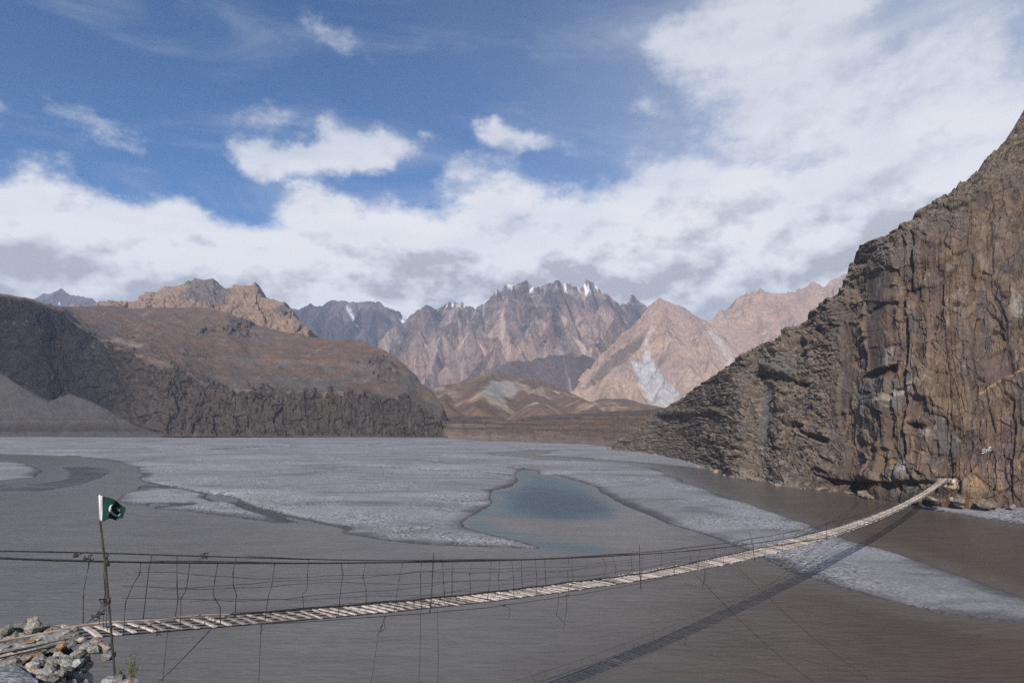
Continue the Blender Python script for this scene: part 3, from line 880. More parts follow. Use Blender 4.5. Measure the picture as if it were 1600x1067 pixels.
def lf_col(X, Y, D, P, T, Nn):
    A = (X - 800) / FPX * 350; Z = P[..., 2]
    w = fbm(A / 14, Z / 14, 4, .6, 230)[..., None]; w2 = fbm(A / 5, Z / 5, 4, .6, 231)[..., None]
    slope = np.array([.158, .112, .085]); red = np.array([.185, .115, .080]); gr = np.array([.135, .120, .108]); dk = np.array([.026, .023, .022]); ck = np.array([.078, .063, .053]); sc = np.array([.088, .082, .082]); lt = np.array([.30, .26, .21])
    cs = slope + (red - slope) * sm(w, 0, .4) ; cs = cs + (gr - cs) * sm(fbm(A / 30, Y / 12, 4, .5, 233)[..., None] + .35 * sm(Y, 560, 610)[..., None], .1, .45)
    cs = cs * (1 + .35 * w2)
    streak = sm(fbm((A + .6 * Y) / 4, Y / 30, 4, .6, 234), .25, .5)[..., None]
    cs = cs + (lt * .8 - cs) * streak * .6
    spk = sm(fbm(A / 1.6, Y / 1.1, 3, .6, 239), .30, .5)[..., None]
    cs = cs * (1 - .45 * spk)
    cc = ck + (dk - ck) * sm(X + 40 * w[..., 0], 260, 120)[..., None]
    cc = cc * (1 + .5 * w2)
    cc = cc + (lt * .6 - cc) * (sm(fbm(A / 2.5, Z / 9, 4, .6, 236), .3, .55) * .5)[..., None]
    cliffm = (sm(T, .97, 1.03) * (1 - sm(T, 1.96, 2.04)))[..., None]; top = sm(T, 1.96, 2.04)[..., None]
    sc_ = sc * (1 + .25 * w2)
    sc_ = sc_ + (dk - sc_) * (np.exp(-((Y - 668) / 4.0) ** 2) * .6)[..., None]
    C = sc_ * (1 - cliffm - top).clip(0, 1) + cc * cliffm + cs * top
    oc = sm(fbm(A / 20, Y / 16, 3, .5, 214) + .8 * np.exp(-(((X - 370) / 40) ** 2 + ((Y - 515) / 16) ** 2)) + .5 * np.exp(-(((X - 600) / 40) ** 2 + ((Y - 560) / 22) ** 2)), .35, .6)[..., None]
    C = C + (gr * .75 - C) * oc * top * .7
    rd, _, _ = seg_dist(X, Y, ROAD)
    C = C + (np.array([.27, .25, .225]) - C) * (np.exp(-(rd / 1.3) ** 2) * top[..., 0] * .85)[..., None]
    fan = np.exp(-(np.maximum(Y - interp(X, ROAD), 0) / 9) ** 2) * (Y > interp(X, ROAD)) * sm(X, 236, 250) * (1 - sm(X, 610, 640))
    C = C + (np.array([.175, .168, .165]) - C) * (fan * sm(fbm(A / 9, Y / 40, 3, .5, 238), -.1, .3) * .8)[..., None]
    rd, _, _ = seg_dist(X, Y, TRACK)
    C = C + (lt - C) * (np.exp(-(rd / 2.2) ** 2) * .7)[..., None]
    return C
colsL = np.concatenate([np.linspace(-420, -12, 70), np.linspace(-10, 760, 700)])
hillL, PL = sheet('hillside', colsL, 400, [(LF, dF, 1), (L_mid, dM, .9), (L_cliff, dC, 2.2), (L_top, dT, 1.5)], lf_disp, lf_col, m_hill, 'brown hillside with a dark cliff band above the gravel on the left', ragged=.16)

# rocky summit behind the brown slope
m_peak = rock_mat('banded summit rock', fine=0.08, amount=0.22, bump=0.5, bumpdist=2.5)
PKS = [(60, 484), (101, 482), (125, 478), (142, 473), (189, 466), (206, 470), (226, 453), (243, 458), (263, 447), (283, 446), (304, 437), (331, 439), (351, 448), (371, 446), (398, 441), (415, 463), (445, 470), (462, 494), (479, 514), (493, 528), (520, 545)]
pk_foot = [(60, 500), (200, 500), (320, 500), (391, 525), (456, 535), (493, 540), (520, 552)]
def pk_disp(X, Y, D, S, T):
    A = (X - 800) / FPX * 850; Z = S[..., 2]
    w = fbm(A / 40, Z / 40, 4, .5, 250)
    r = ridged((A + 25 * w + .5 * Z) / 70, Z / 110, 5, .55, 251)
    B1, K1, _, _ = blocks(A / 16 + w, Z / 18, 252, 1.2); B2, K2, _, _ = blocks(A / 6, Z / 7, 254, 1.2)
    return 15 * (r - .45) * sm(T, 0, .3) * (1 - .55 * sm(T, .75, 1)) + (4 * B1 + 1.6 * B2 - 1.2 * K1) * (1 - .5 * sm(T, .8, 1)) + 5 * fbm(A / 15, Z / 15, 4, .6, 256)
def pk_col(X, Y, D, P, T, Nn):
    A = (X - 800) / FPX * 850; Z = P[..., 2]
    w = fbm(A / 25, Z / 20, 5, .6, 260)[..., None]; w2 = fbm(A / 8, Z / 8, 4, .6, 261)[..., None]
    tan = np.array([.27, .195, .140]); gry = np.array([.135, .125, .122]); red = np.array([.30, .185, .125])
    C = tan + (red - tan) * sm(w, 0, .35)
    gm = sm(np.exp(-(((X - 325) / 38) ** 2 + ((Y - 455) / 26) ** 2)) + .5 * np.exp(-(((X - 440) / 18) ** 2 + ((Y - 478) / 14) ** 2)) + .4 * w[..., 0], .3, .55)[..., None]
    C = C + (gry - C) * gm * .85
    return C * (1 + .4 * w2)
sheet('summit', np.linspace(60, 520, 420), 150, [(pk_foot, [(60, 760), (520, 760)], 1), (PKS, [(60, 860), (300, 900), (520, 830)], 1)], pk_disp, pk_col, m_peak, 'tan and grey rocky summit behind the brown hillside')

# ================================================================== TERRACE AND LOW HILLS
TF = [(600, 685), (690, 686), (760, 689), (850, 692), (920, 695), (1000, 703), (1100, 722)]
TM = [(600, 671), (690, 670), (760, 672), (850, 676), (920, 679), (1000, 690), (1100, 705)]
TC = [(600, 665), (690, 659), (720, 660), (760, 661), (850, 656), (920, 651), (960, 649), (1000, 648), (1030, 643), (1100, 640)]
TTp = [(600, 658), (690, 652), (740, 651), (800, 654), (850, 649), (900, 646), (960, 643), (1000, 641), (1030, 639), (1100, 637)]
dTF = [(600, 372), (680, 352), (700, 318), (760, 292), (850, 275), (920, 258), (1000, 222), (1100, 165)]
dTC = [(600, 380), (680, 362), (700, 345), (760, 338), (850, 330), (920, 315), (1000, 290), (1100, 270)]
def te_disp(X, Y, D, S, T):
    A = (X - 800) / FPX * 300; Z = S[..., 2]
    return 1.4 * (ridged(A / 7, Z / 20, 4, .6, 270) - .5) * sm(T, 0, .6) + .8 * fbm(A / 6, Z / 1.4, 4, .6, 271) + .35 * np.sin(Z * 3.3 + 2 * fbm(A / 14, Z / 5, 3, .5, 272)) * sm(T, 1, 1.3)
def te_col(X, Y, D, P, T, Nn):
    A = (X - 800) / FPX * 300; Z = P[..., 2]
    b_ = .5 + .5 * np.sin(Z * 2.7 + 3 * fbm(A / 25, Z / 3, 3, .5, 274))
    br = np.array([.135, .098, .076]); lt = np.array([.225, .185, .150]); dk = np.array([.085, .062, .050])
    C = br + (lt - br) * (sm(fbm(A / 30, Z / .8, 4, .6, 275), .05, .4) * .8)[..., None]
    C = C + (dk - C) * (sm(b_, .55, .95) * sm(T, 1, 1.3) * .6)[..., None]
    C = C + (lt * 1.1 - C) * (1 - sm(T, .5, 1.1))[..., None] * .6
    return C * (1 + .35 * fbm(A / 3, Z / 1.2, 4, .6, 276)[..., None])
m_terr = rock_mat('river terrace silt', fine=0.3, amount=0.2, bump=0.5, bumpdist=0.6)
sheet('terrace', np.linspace(640, 1100, 420), 130, [(TF, dTF, .6), (TM, [(x, (float(interp(x, dTF)) + float(interp(x, dTC))) / 2) for x in (600, 680, 700, 760, 850, 920, 1000, 1100)], .6), (TC, dTC, 1.2), (TTp, [(600, 420), (760, 470), (900, 460), (1000, 420), (1100, 380)], .5)],
      te_disp, te_col, m_terr, 'layered brown river terrace across the gravel flat', backdrop=(60, 120, 200), backz=(-1, -4, -20))

# ---------------------------------------------------------------- ridge fields for the far mountains
def ridge_field(x, y, ridges, base, seed, warp=40, wl=160):
    wx_ = fbm(x / wl, y / wl, 4, .55, seed) * warp; wy_ = fbm(x / wl + 7, y / wl - 3, 4, .55, seed + 9) * warp
    X = x + wx_; Y = y + wy_
    h = np.full(x.shape, base); win = np.zeros(x.shape)
    for ri, (p0, p1, sl) in enumerate(ridges):
        vx, vy = p1[0] - p0[0], p1[1] - p0[1]
        L = vx * vx + vy * vy + 1e-9
        t = np.clip(((X - p0[0]) * vx + (Y - p0[1]) * vy) / L, 0, 1)
        d = np.hypot(X - p0[0] - t * vx, Y - p0[1] - t * vy)
        hn = p0[2] + (p1[2] - p0[2]) * t - sl * d
        sd_ = np.where(vx * (Y - p0[1]) - vy * (X - p0[0]) > 0, .5, 0.0)
        win = np.where(hn > h, ri + sd_, win); h = np.maximum(h, hn)
    return h, win

def mk(x, y, d):
    v = U(x, y, d); return (float(v[0]), float(v[1]), float(v[2]))

def chain(pts, sl):
    q = [mk(*p) for p in pts]
    return [(q[i], q[i + 1], sl) for i in range(len(q) - 1)]

def spurs(pts, n, drop, sl, seed, lean=0.0, length=(.5, 1.0), run=420):
    """ridges that run from the crest down towards the valley"""
    r = np.random.default_rng(seed); out = []
    for (x, y, d) in pts:
        p0 = mk(x, y, d)
        for _ in range(n):
            L = run * (length[0] + (length[1] - length[0]) * r.random())
            a = lean + r.normal() * .45
            p1 = (p0[0] + L * math.sin(a), p0[1] - L * math.cos(a), max(p0[2] - drop * L, -10))
            mid_ = tuple((p0[i] + p1[i]) / 2 + r.normal() * (18, 18, 9)[i] for i in range(3))
            out += [(p0, mid_, sl), (mid_, p1, sl)]
    return out

def field_mesh(name, x0, x1, nxp, d0, d1, nd, ridges, base, seed, col_fn, mat, label, warp=40, wl=160, rough=14, gull=16, smooth=False, facet=0.0):
    px = np.linspace(x0, x1, nxp); dd = np.geomspace(d0, d1, nd)
    PXg, DDg = np.meshgrid(px, dd)
    x = (PXg - 800) / FPX * DDg; y = DDg
    h, win = ridge_field(x, y, ridges, base, seed, warp, wl)
    tone = hsh(np.floor(win * 2), 0 * win, 0 * win, seed)
    up = sm(h, base + 2, base + 70)
    h = h + up * (gull * (ridged(x / 60 + .3 * fbm(x / 90, y / 90, 3, .5, seed + 31), y / 130, 5, .6, seed + 20) - .55) + rough * fbm(x / 34, y / 34, 6, .62, seed + 40))
    Pm = np.stack([x, y, h], -1)
    gyv, gxv = np.gradient(h, axis=0) / np.gradient(y, axis=0), np.gradient(h, axis=1) / np.gradient(x, axis=1)
    Cm = col_fn(PXg, Pm, np.hypot(gxv, gyv)) * (1 + facet * (tone[..., None] - .5))
    o = link(name, grid_mesh(name, Pm, Cm, smooth=smooth), mat)
    tag(o, label, kind='structure')
    return o

m_far = rock_mat('pink-grey mountain rock', fine=0.05, amount=0.26, bump=0.7, bumpdist=5.0, tone=(.72, .66, .64))
# low brown hills beyond the terrace
low = chain([(640, 640, 560), (672, 606, 620), (705, 600, 650), (735, 596, 640), (745, 586, 640), (770, 583, 640), (800, 590, 650), (845, 596, 660), (880, 612, 640), (910, 625, 600), (960, 634, 560), (1010, 636, 560)], .42)
low += chain([(770, 583, 640), (760, 610, 560), (740, 640, 480)], .5) + chain([(845, 596, 660), (835, 618, 560), (850, 640, 470)], .5) + chain([(880, 612, 640), (930, 640, 480)], .6)
low += chain([(700, 603, 650), (690, 625, 540), (705, 645, 470)], .5) + chain([(930, 622, 700), (985, 622, 700), (1040, 640, 650)], .3)
def low_col(PXg, P, s):
    x, y, z = P[..., 0], P[..., 1], P[..., 2]
    px_, py_ = to_px(P)
    br = np.array([.185, .130, .095]); lt = np.array([.36, .29, .225]); dk = np.array([.12, .085, .066]); gy = np.array([.33, .31, .29])
    n = fbm(x / 50, y / 50, 5, .6, 300); n2 = fbm(x / 14, y / 14, 4, .6, 301)
    C = br + (lt - br) * sm(n + .25 * n2, .08, .35)[..., None]
    C = C + (dk - C) * (sm(-n + .3 * n2, .12, .35) * .7)[..., None]
    wf = np.exp(-(((px_ - 785) / 36) ** 2 + ((py_ - 608) / 15) ** 2))
    C = C + (gy - C) * (sm(wf + .5 * n2, .35, .6) * .9)[..., None]
    return C * (1 + .25 * n2[..., None])
field_mesh('low_hills', 560, 1120, 420, 440, 820, 200, low, 6.0, 310, low_col, m_peak, 'low brown and cream hills in the valley before the peaks', warp=16, wl=60, rough=5, gull=7)

# the jagged peaks
crest_ = [(741, 484, 1750), (752, 478, 1740), (779, 450, 1720), (797, 440, 1720), (820, 438, 1740), (846, 445, 1750), (870, 435, 1720), (888, 442, 1730), (902, 447, 1780), (917, 437, 1800), (932, 448, 1800), (948, 458, 1800), (964, 476, 1800), (975, 474, 1850), (990, 459, 1880), (1009, 477, 1880), (1060, 520, 1850)]
crest = list(crest_)
jag = []
rj = random.Random(15)
for q0, q1 in zip(crest_[:-1], crest_[1:]):
    jag.append(q0)
    for f in (.33, .66):
        jag.append((q0[0] + (q1[0] - q0[0]) * f, q0[1] + (q1[1] - q0[1]) * f + rj.uniform(1.0, 9.0) * (1 if f < .5 else .6), q0[2] + (q1[2] - q0[2]) * f))
jag.append(crest_[-1])
R_ = chain(jag, 1.9)
def pyramid(x, y, d, arms, sl):
    p0 = mk(x, y, d); out = []
    for (an, drop, run) in arms:
        p1 = (p0[0] + run * math.sin(an), p0[1] - run * math.cos(an), p0[2] - drop * run)
        out.append((p0, p1, sl))
    return out
for k in (2, 4, 6, 8, 9, 11, 14):
    R_ += pyramid(*crest[k], [(-.75, .95, 260), (.7, .95, 260), (random.uniform(-.2, .2), .9, 300)], 1.7)
F1 = [(749, 510, 1560), (786, 478, 1600), (835, 492, 1580), (865, 478, 1610), (914, 497, 1590), (940, 480, 1640), (715, 494, 1620), (743, 527, 1450), (690, 520, 1500), (662, 529, 1520), (890, 520, 1480), (820, 530, 1420), (960, 505, 1560), (855, 545, 1400), (775, 540, 1400), (925, 540, 1420)]
for (x, y, d) in F1:
    R_ += chain([(x, y, d), (x + random.uniform(-8, 8), y - 14, d + 70), (x + random.uniform(-14, 14), y - 12, d + 160)], 1.3)
for (x, y, d) in F1:
    R_ += pyramid(x, y, d, [(-.85 + random.uniform(-.15, .15), .86, 300), (.8 + random.uniform(-.15, .15), .86, 300), (random.uniform(-.25, .25), .80, 330)], 1.7)
R_ += chain([(719, 470, 1900), (700, 471, 1900), (681, 482, 1880), (664, 476, 1800), (640, 505, 1720), (617, 551, 1600), (600, 580, 1500)], 1.1) + spurs([(700, 471, 1900), (664, 476, 1800), (640, 505, 1720)], 2, .7, 1.3, 7)
R_ += chain([(741, 482, 1760), (728, 477, 1880), (719, 470, 1900)], 1.2)
# foothill, its colour darkened to stand for a cloud's shadow
R_ += chain([(770, 578, 1150), (800, 566, 1180), (840, 557, 1200), (895, 553, 1220), (930, 562, 1200), (960, 590, 1150)], .75)
def cone_col(PXg, P, s):
    x, y, z = P[..., 0], P[..., 1], P[..., 2]
    px_, py_ = to_px(P)
    n = fbm(x / 130, y / 130 + z / 90, 5, .6, 320); n2 = fbm(x / 35, (y + z) / 35, 5, .62, 321)
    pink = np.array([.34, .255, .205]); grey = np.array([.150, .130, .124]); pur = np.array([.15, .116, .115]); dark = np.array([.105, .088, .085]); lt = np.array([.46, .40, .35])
    zig = fbm(x / 45, y / 300, 3, .5, 327)
    hi = sm(z + 70 * n + 210 * zig, 185, 310)[..., None]
    C = pink + (grey - pink) * hi
    C = C + (pur - C) * (sm(n2 + .3 * n, .02, .3) * .75)[..., None]
    fl_ = ridged((x + .25 * z) / 24, (y - z) / 240, 4, .6, 328)
    C = C * (1.10 - .30 * sm(fl_, .35, .75)[..., None])
    C = C + (lt - C) * (sm(-n2 + .2 * n, .16, .42) * .5)[..., None]
    C = C + (dark - C) * (sm(1290 - y + 30 * n, -20, 40) * sm(px_ + 40 * n2, 745, 775) * (1 - sm(px_ + 30 * n2, 950, 985)))[..., None] * .9  # cloud shadow over the foothill, painted into the rock colour
    st = sm(np.sin(z / 9 + 2.5 * n + x / 120), .75, 1.0) * hi[..., 0]
    C = C + (lt * .8 - C) * (st * .35)[..., None]
    # pale chutes where debris runs down the gullies
    C = C + (np.array([.50, .47, .45]) - C) * (sm(ridged(x / 55, (y - z) / 260, 3, .5, 325), .80, .96) * .55)[..., None]
    snow = sm(z + 60 * n2 - 18 * s, 280, 340) * sm(ridged(x / 40, z / 160, 3, .5, 322), .62, .85)
    C = C + (np.array([.82, .83, .86]) - C) * snow[..., None]
    return C * (1 + .22 * n2[..., None])
field_mesh('jagged_peaks', 590, 1080, 620, 1080, 2050, 560, R_, 4.0, 330, cone_col, m_far, 'jagged pink and grey cathedral peaks in the middle distance', warp=17, wl=120, rough=13, gull=10, facet=.8)

# right-hand cone with its pale scree fan and the ridge beyond
Q = chain([(905, 606, 1020), (930, 585, 1050), (958, 553, 1090), (980, 528, 1120), (1000, 503, 1140), (1022, 472, 1150), (1034, 461, 1150), (1046, 469, 1150), (1060, 480, 1150), (1072, 476, 1160), (1085, 490, 1170), (1103, 506, 1200), (1110, 512, 1240)], 1.05)
Q += chain([(1034, 461, 1150), (1040, 505, 1080), (1055, 545, 1010), (1085, 590, 930)], 1.0) + chain([(1072, 476, 1160), (1085, 520, 1080), (1110, 560, 1000)], 1.0) + chain([(1000, 503, 1140), (990, 535, 1080), (972, 563, 1020), (960, 600, 960), (950, 635, 900)], .95)
Q += chain([(972, 563, 1020), (990, 590, 980), (1003, 625, 930)], .95) + chain([(1085, 543, 1040), (1052, 575, 980), (1030, 610, 930)], 1.1)
Q += chain([(1103, 508, 1260), (1120, 492, 1300), (1135, 480, 1320), (1150, 466, 1330), (1165, 459, 1330), (1183, 452, 1330), (1210, 458, 1330), (1225, 459, 1330), (1245, 457, 1330), (1262, 450, 1340), (1276, 439, 1350), (1290, 446, 1350), (1305, 435, 1360), (1318, 431, 1360), (1350, 425, 1370), (1420, 400, 1380)], 1.05)
Q += spurs([(1165, 459, 1330), (1210, 458, 1330), (1262, 450, 1340), (1305, 435, 1360)], 2, .8, 1.2, 9, lean=.1, run=330)
FAN = [(1006, 548), (1014, 545), (1022, 562), (1036, 590), (1058, 612), (1066, 622), (1050, 634), (1026, 641), (1014, 636), (1006, 615), (995, 590), (985, 572), (988, 562), (1002, 566)]
CHUTE = [(1112, 520), (1122, 532), (1132, 545), (1142, 560), (1140, 580)]
def cone2_col(PXg, P, s):
    x, y, z = P[..., 0], P[..., 1], P[..., 2]
    px_, py_ = to_px(P)
    n = fbm(x / 90, y / 90 + z / 60, 5, .6, 340); n2 = fbm(x / 22, (y + z) / 22, 5, .62, 341)
    tan = np.array([.40, .305, .235]); pink = np.array([.34, .255, .215]); gy = np.array([.215, .185, .170]); lt = np.array([.52, .45, .385])
    C = pink + (tan - pink) * sm(n + .2 * n2 + .004 * (py_ - 540), -.1, .25)[..., None]
    C = C + (gy - C) * (sm(n2 - .3 * n, .05, .35) * .7)[..., None]
    C = C + (lt - C) * (sm(-n2, .2, .45) * .4)[..., None]
    C = C + (gy * .62 - C) * (sm(sdf(px_ + 12 * n2, py_ + 10 * n, [(1000, 522), (1012, 518), (1004, 545), (985, 560), (960, 575), (930, 604), (905, 612), (925, 588), (965, 545)]), -2, 5) * .8)[..., None]  # soft cloud shadow on the left flank, put in as darker colour
    f = sm(sdf(px_ + 7 * n2, py_ + 5 * n, FAN), -1.5, 3)
    C = C + (np.array([.44, .435, .44]) * (1 + .15 * n2[..., None]) - C) * f[..., None]
    cd, _, _ = seg_dist(px_, py_, CHUTE)
    C = C + (np.array([.47, .44, .42]) - C) * (sm(cd + 8 * n2, 9, 3) * .8)[..., None]
    cd, _, _ = seg_dist(px_, py_, [(1005, 545), (1012, 530), (1020, 512)])
    C = C + (np.array([.50, .47, .45]) - C) * (sm(cd + 5 * n2, 6, 2) * .7)[..., None]
    return C * (1 + .25 * n2[..., None])
m_cone = rock_mat('pale pink cone rock', fine=0.07, amount=0.28, bump=0.7, bumpdist=3.0, tone=(.90, .84, .79))
field_mesh('scree_cone', 880, 1420, 560, 860, 1420, 400, Q, 4.0, 350, cone2_col, m_cone, 'pink rock cone with a pale grey scree fan', warp=18, wl=80, rough=11, gull=13)

# far blue mountains under the cloud
B_ = chain([(380, 505, 2130), (440, 484, 2130), (470, 478, 2130), (482, 473, 2130), (497, 477, 2130), (510, 471, 2130), (535, 468, 2130), (548, 474, 2130), (560, 470, 2130), (584, 467, 2130), (600, 476, 2130), (612, 481, 2130), (632, 496, 2150), (655, 486, 2170), (700, 478, 2170), (730, 482, 2170), (760, 490, 2170)], 1.1)
for (x, y, d) in ((482, 473, 2130), (510, 471, 2130), (535, 468, 2130), (560, 470, 2130), (584, 467, 2130), (612, 481, 2130), (655, 486, 2170), (700, 478, 2170)):
    B_ += pyramid(x, y, d, [(-.7, .8, 330), (.7, .8, 330), (.05, .72, 380)], 1.5)
B_ += chain([(40, 470, 2170), (91, 452, 2170), (110, 458, 2170), (145, 470, 2170), (200, 480, 2170)], .9)
def far_col(PXg, P, s):
    x, y, z = P[..., 0], P[..., 1], P[..., 2]
    px_, py_ = to_px(P)
    n = fbm(x / 160, (y + z) / 160, 5, .6, 360); n2 = fbm(x / 60, (y + z) / 60, 4, .6, 361)
    C = np.array([.085, .08, .085]) + (np.array([.16, .138, .13]) - np.array([.085, .08, .085])) * sm(n, -.1, .3)[..., None]
    gl = np.exp(-(((px_ - 633) / 13) ** 2 + ((py_ - 492) / 14) ** 2)) + .8 * np.exp(-(((px_ - 548 - (py_ - 490) * .5) / 4) ** 2 + ((py_ - 492) / 18) ** 2)) + .7 * np.exp(-(((px_ - 92) / 3) ** 2 + ((py_ - 470) / 9) ** 2)) + .6 * np.exp(-(((px_ - 572) / 6) ** 2 + ((py_ - 512) / 10) ** 2))
    sn = sm(gl + .8 * n2 + .45 * (ridged(x / 45, z / 170, 4, .6, 363) - .6), .42, .62)
    C = C + (np.array([.80, .83, .88]) - C) * sn[..., None]
    return C
field_mesh('far_mountains', 20, 880, 420, 1700, 2290, 260, B_, 4.0, 370, far_col, m_far, 'far blue mountains with snow gullies under the cloud', warp=36, wl=160, rough=13, gull=14, facet=.5)

# ================================================================== AIR
hz_me = bpy.data.meshes.new('haze')
bm = bmesh.new()
bmesh.ops.create_cube(bm, size=1.0)
bm.to_mesh(hz_me); bm.free()
m_hz = bpy.data.materials.new('thin mountain haze')
m_hz.use_nodes = True
m_hz.node_tree.nodes.clear()
hb = NB(m_hz.node_tree)
ho = hb.n('ShaderNodeOutputMaterial'); hv = hb.n('ShaderNodeVolumePrincipled')
hv.inputs['Color'].default_value = (0.60, 0.74, 1.0, 1)
hv.inputs['Density'].default_value = HAZE
hv.inputs['Anisotropy'].default_value = 0.0
hb.link(hv.outputs[0], ho.inputs['Volume'])
hz = link('haze', hz_me, m_hz)
hz.scale = (5600, 5200, 469.2); hz.location = (0, 1200, 469.2 / 2 - 4.2)
tag(hz, 'thin bluish haze filling the valley air', kind='stuff')

# ================================================================== NEAR BANK
bx = np.linspace(-60, 60, 150); by = np.concatenate([np.linspace(-60, -2, 24), np.linspace(-1.5, 26, 90)])
BX, BY = np.meshgrid(bx, by)
edge = np.where(BX < -6.0, 10.6 + 0.25 * (-6.0 - BX), 0.0)
edge = interp(BX, [(-60, 22), (-12, 12.2), (-7, 10.4), (-6.0, 9.95), (-5.5, 9.3), (-4.5, 6.0), (-2, 3.0), (3, 2.2), (60, -8)])
plat = interp(BX, [(-60, 12), (-9, 9.1), (-6.2, 8.95), (-5.4, 8.7), (-4, 9.6), (-1.5, 11.3), (60, 11.5)])
BZ = plat - np.maximum(BY - edge, 0) * 1.15
BZ = np.maximum(BZ, -2.0) + 0.10 * fbm(BX / 1.2, BY / 1.2, 4, .55, 400) * sm(BZ, -2, 1)
BZ = np.where(BY < -4, BZ + (-(BY + 4)) * .25, BZ)
bk = np.stack([BX, BY, BZ], -1)
nn = fbm(BX / .8, BY / .8, 4, .6, 401)[..., None]
m_bank = rock_mat('stony bank', fine=3.0, amount=0.25, bump=0.5, bumpdist=0.08)
tag(link('river_bank', grid_mesh('river_bank', bk, np.array([.20, .185, .165]) * (1 + .4 * nn)), m_bank), 'stony river bank below the bridge head', kind='structure')

# ================================================================== SUSPENSION BRIDGE
SL = 0.865
TH = math.atan(SL)
BU = np.array([math.sin(TH), math.cos(TH)]); BN = np.array([BU[1], -BU[0]])
r0_ = px_ray(138, 985); C0 = (r0_ / r0_[1] * 10.9)[:2]
AEND = 93.6
def plane_pt(x, y, off):
    """where the sight line through a pixel meets the upright plane at this offset from the bridge axis: distance along, height"""
    r = px_ray(x, y)
    t, a = np.linalg.solve(np.array([[r[0], -BU[0]], [r[1], -BU[1]]]), C0 + off * BN)
    return a, H + t * r[2]
def profile(px, off, deg):
    q = np.array([plane_pt(x, y, off) for x, y in px])
    v = np.sqrt(q[:, 0] + 4)
    c = np.polyfit(v, q[:, 1], deg)
    return lambda a: np.polyval(c, np.sqrt(np.maximum(np.asarray(a, float), -3.9) + 4))
DL = [(118, 979), (204, 974), (344, 964.6), (460, 955.4), (545, 948.4), (670, 936.4), (750, 927), (815, 920), (900, 908.7), (964, 899), (1013, 890.8), (1100, 876), (1177, 860), (1227, 847.3), (1262, 836.5), (1291, 828), (1336, 813.5), (1378, 799.4), (1420, 782), (1448, 764), (1471, 746.7)]
DR = [(158, 992.6), (232, 985), (249, 982.5), (376, 974.4), (496, 963), (580, 957.5), (699, 944.5), (748, 939.6), (798, 934), (900, 920.7), (964, 910.5), (1006, 903.5), (1100, 888), (1178, 871), (1220, 860), (1300, 838), (1336, 824.7), (1388, 805), (1422, 788), (1449, 772), (1482, 748)]
RL = [(0, 860), (165, 864.5), (280, 868.3), (370, 871), (499, 873.6), (677, 875.3), (815, 872.9), (900, 870), (999, 862.7), (1080, 855.5), (1177, 842.4), (1268, 823.4), (1300, 817), (1336, 804.3), (1397, 784), (1430, 768), (1472, 738)]
RR = [(0, 873.5), (80, 874), (280, 877), (500, 879), (571, 879.5), (677, 878), (815, 874.7), (900, 872), (999, 865), (1100, 857.8), (1177, 849.8), (1258, 834.6), (1300, 825.5), (1326, 817), (1390, 796), (1440, 768), (1485, 739)]
WD = 0.42
zl, zr = profile(DL, -WD, 5), profile(DR, WD, 5)
hl, hr = profile(RL, -.5, 5), profile(RR, .5, 5)
def bpt(a, off, dz=0.0, rail=False):
    f = (off + WD) / (2 * WD)
    ad = max(a, 0.0)
    z = float(zl(ad)) * (1 - f) + float(zr(ad)) * f - .012 * min(0.0, a)
    if rail: z = float(hl(a) if off < 0 else hr(a))
    p = C0 + a * BU + off * BN
    return Vector((p[0], p[1], z + dz))

m_wood = plain_mat('bleached timber', (.34, .27, .22), (.66, .57, .49), 5.0, 0.85, 0.2, stretch=(1, 9, 9), bump=0.4, bd=0.01)
m_branch = plain_mat('peeled branch', (.30, .22, .17), (.46, .36, .29), 6.0, 0.85, 0.2, bump=0.3, bd=0.01, obj=False)
m_cable = plain_mat('dark steel cable', (.020, .017, .015), (.05, .038, .03), 14.0, 0.6, 0.4, bump=0.3, bd=0.004, obj=False)
m_wire = plain_mat('rusty wire', (.030, .024, .020), (.075, .05, .035), 20.0, 0.7, 0.3, bump=0.0, obj=False)
m_stick = plain_mat('weathered pole', (.03, .026, .022), (.07, .058, .048), 9.0, 0.8, 0.2, bump=0.3, bd=0.005, obj=False)
bridge = empty('suspension_bridge', (C0[0], C0[1], 0))
bridge_inv = Matrix.Translation(-Vector((C0[0], C0[1], 0)))
tag(bridge, 'long cable footbridge of gapped pale planks crossing the river', 'footbridge')
def bl(p): return Vector(p) - Vector((C0[0], C0[1], 0))
def btube(name, pts, r, mat, sides=5, r2=None): return tube(name, [bl(p) for p in pts], r, mat, bridge, sides, r2)

# planks: split, uneven boards; a few shared shapes
def plank_mesh(i):
    r = random.Random(40 + i)
    bm = bmesh.new()
    L, w, t = 0.46, r.uniform(.030, .050), r.uniform(.012, .020)
    rings = []
    for k in range(5):
        x = -L + 2 * L * k / 4 + (r.uniform(-.03, .03) if k in (0, 4) else 0)
        y0, z0 = r.uniform(-.006, .006), r.uniform(-.005, .005)
        ww, th = w * r.uniform(.9, 1.08), t * r.uniform(.85, 1.1)
        rings.append([bm.verts.new((x, y0 + a * ww, z0 + b_ * th)) for a, b_ in ((-1, -.8), (1, -.8), (1, .5), (.8, 1), (-.8, 1), (-1, .5))])
    for k in range(4):
        for j in range(6):
            bm.faces.new((rings[k][j], rings[k][(j + 1) % 6], rings[k + 1][(j + 1) % 6], rings[k + 1][j]))
    bm.faces.new(rings[0][::-1]); bm.faces.new(rings[4])
    bmesh.ops.recalc_face_normals(bm, faces=bm.faces)
    me = bpy.data.meshes.new('plank'); bm.to_mesh(me); bm.free()
    me.materials.append(m_wood)
    return me
PLM = [plank_mesh(i) for i in range(9)]
a_pos = 0.05
plist = []
rp = random.Random(3)
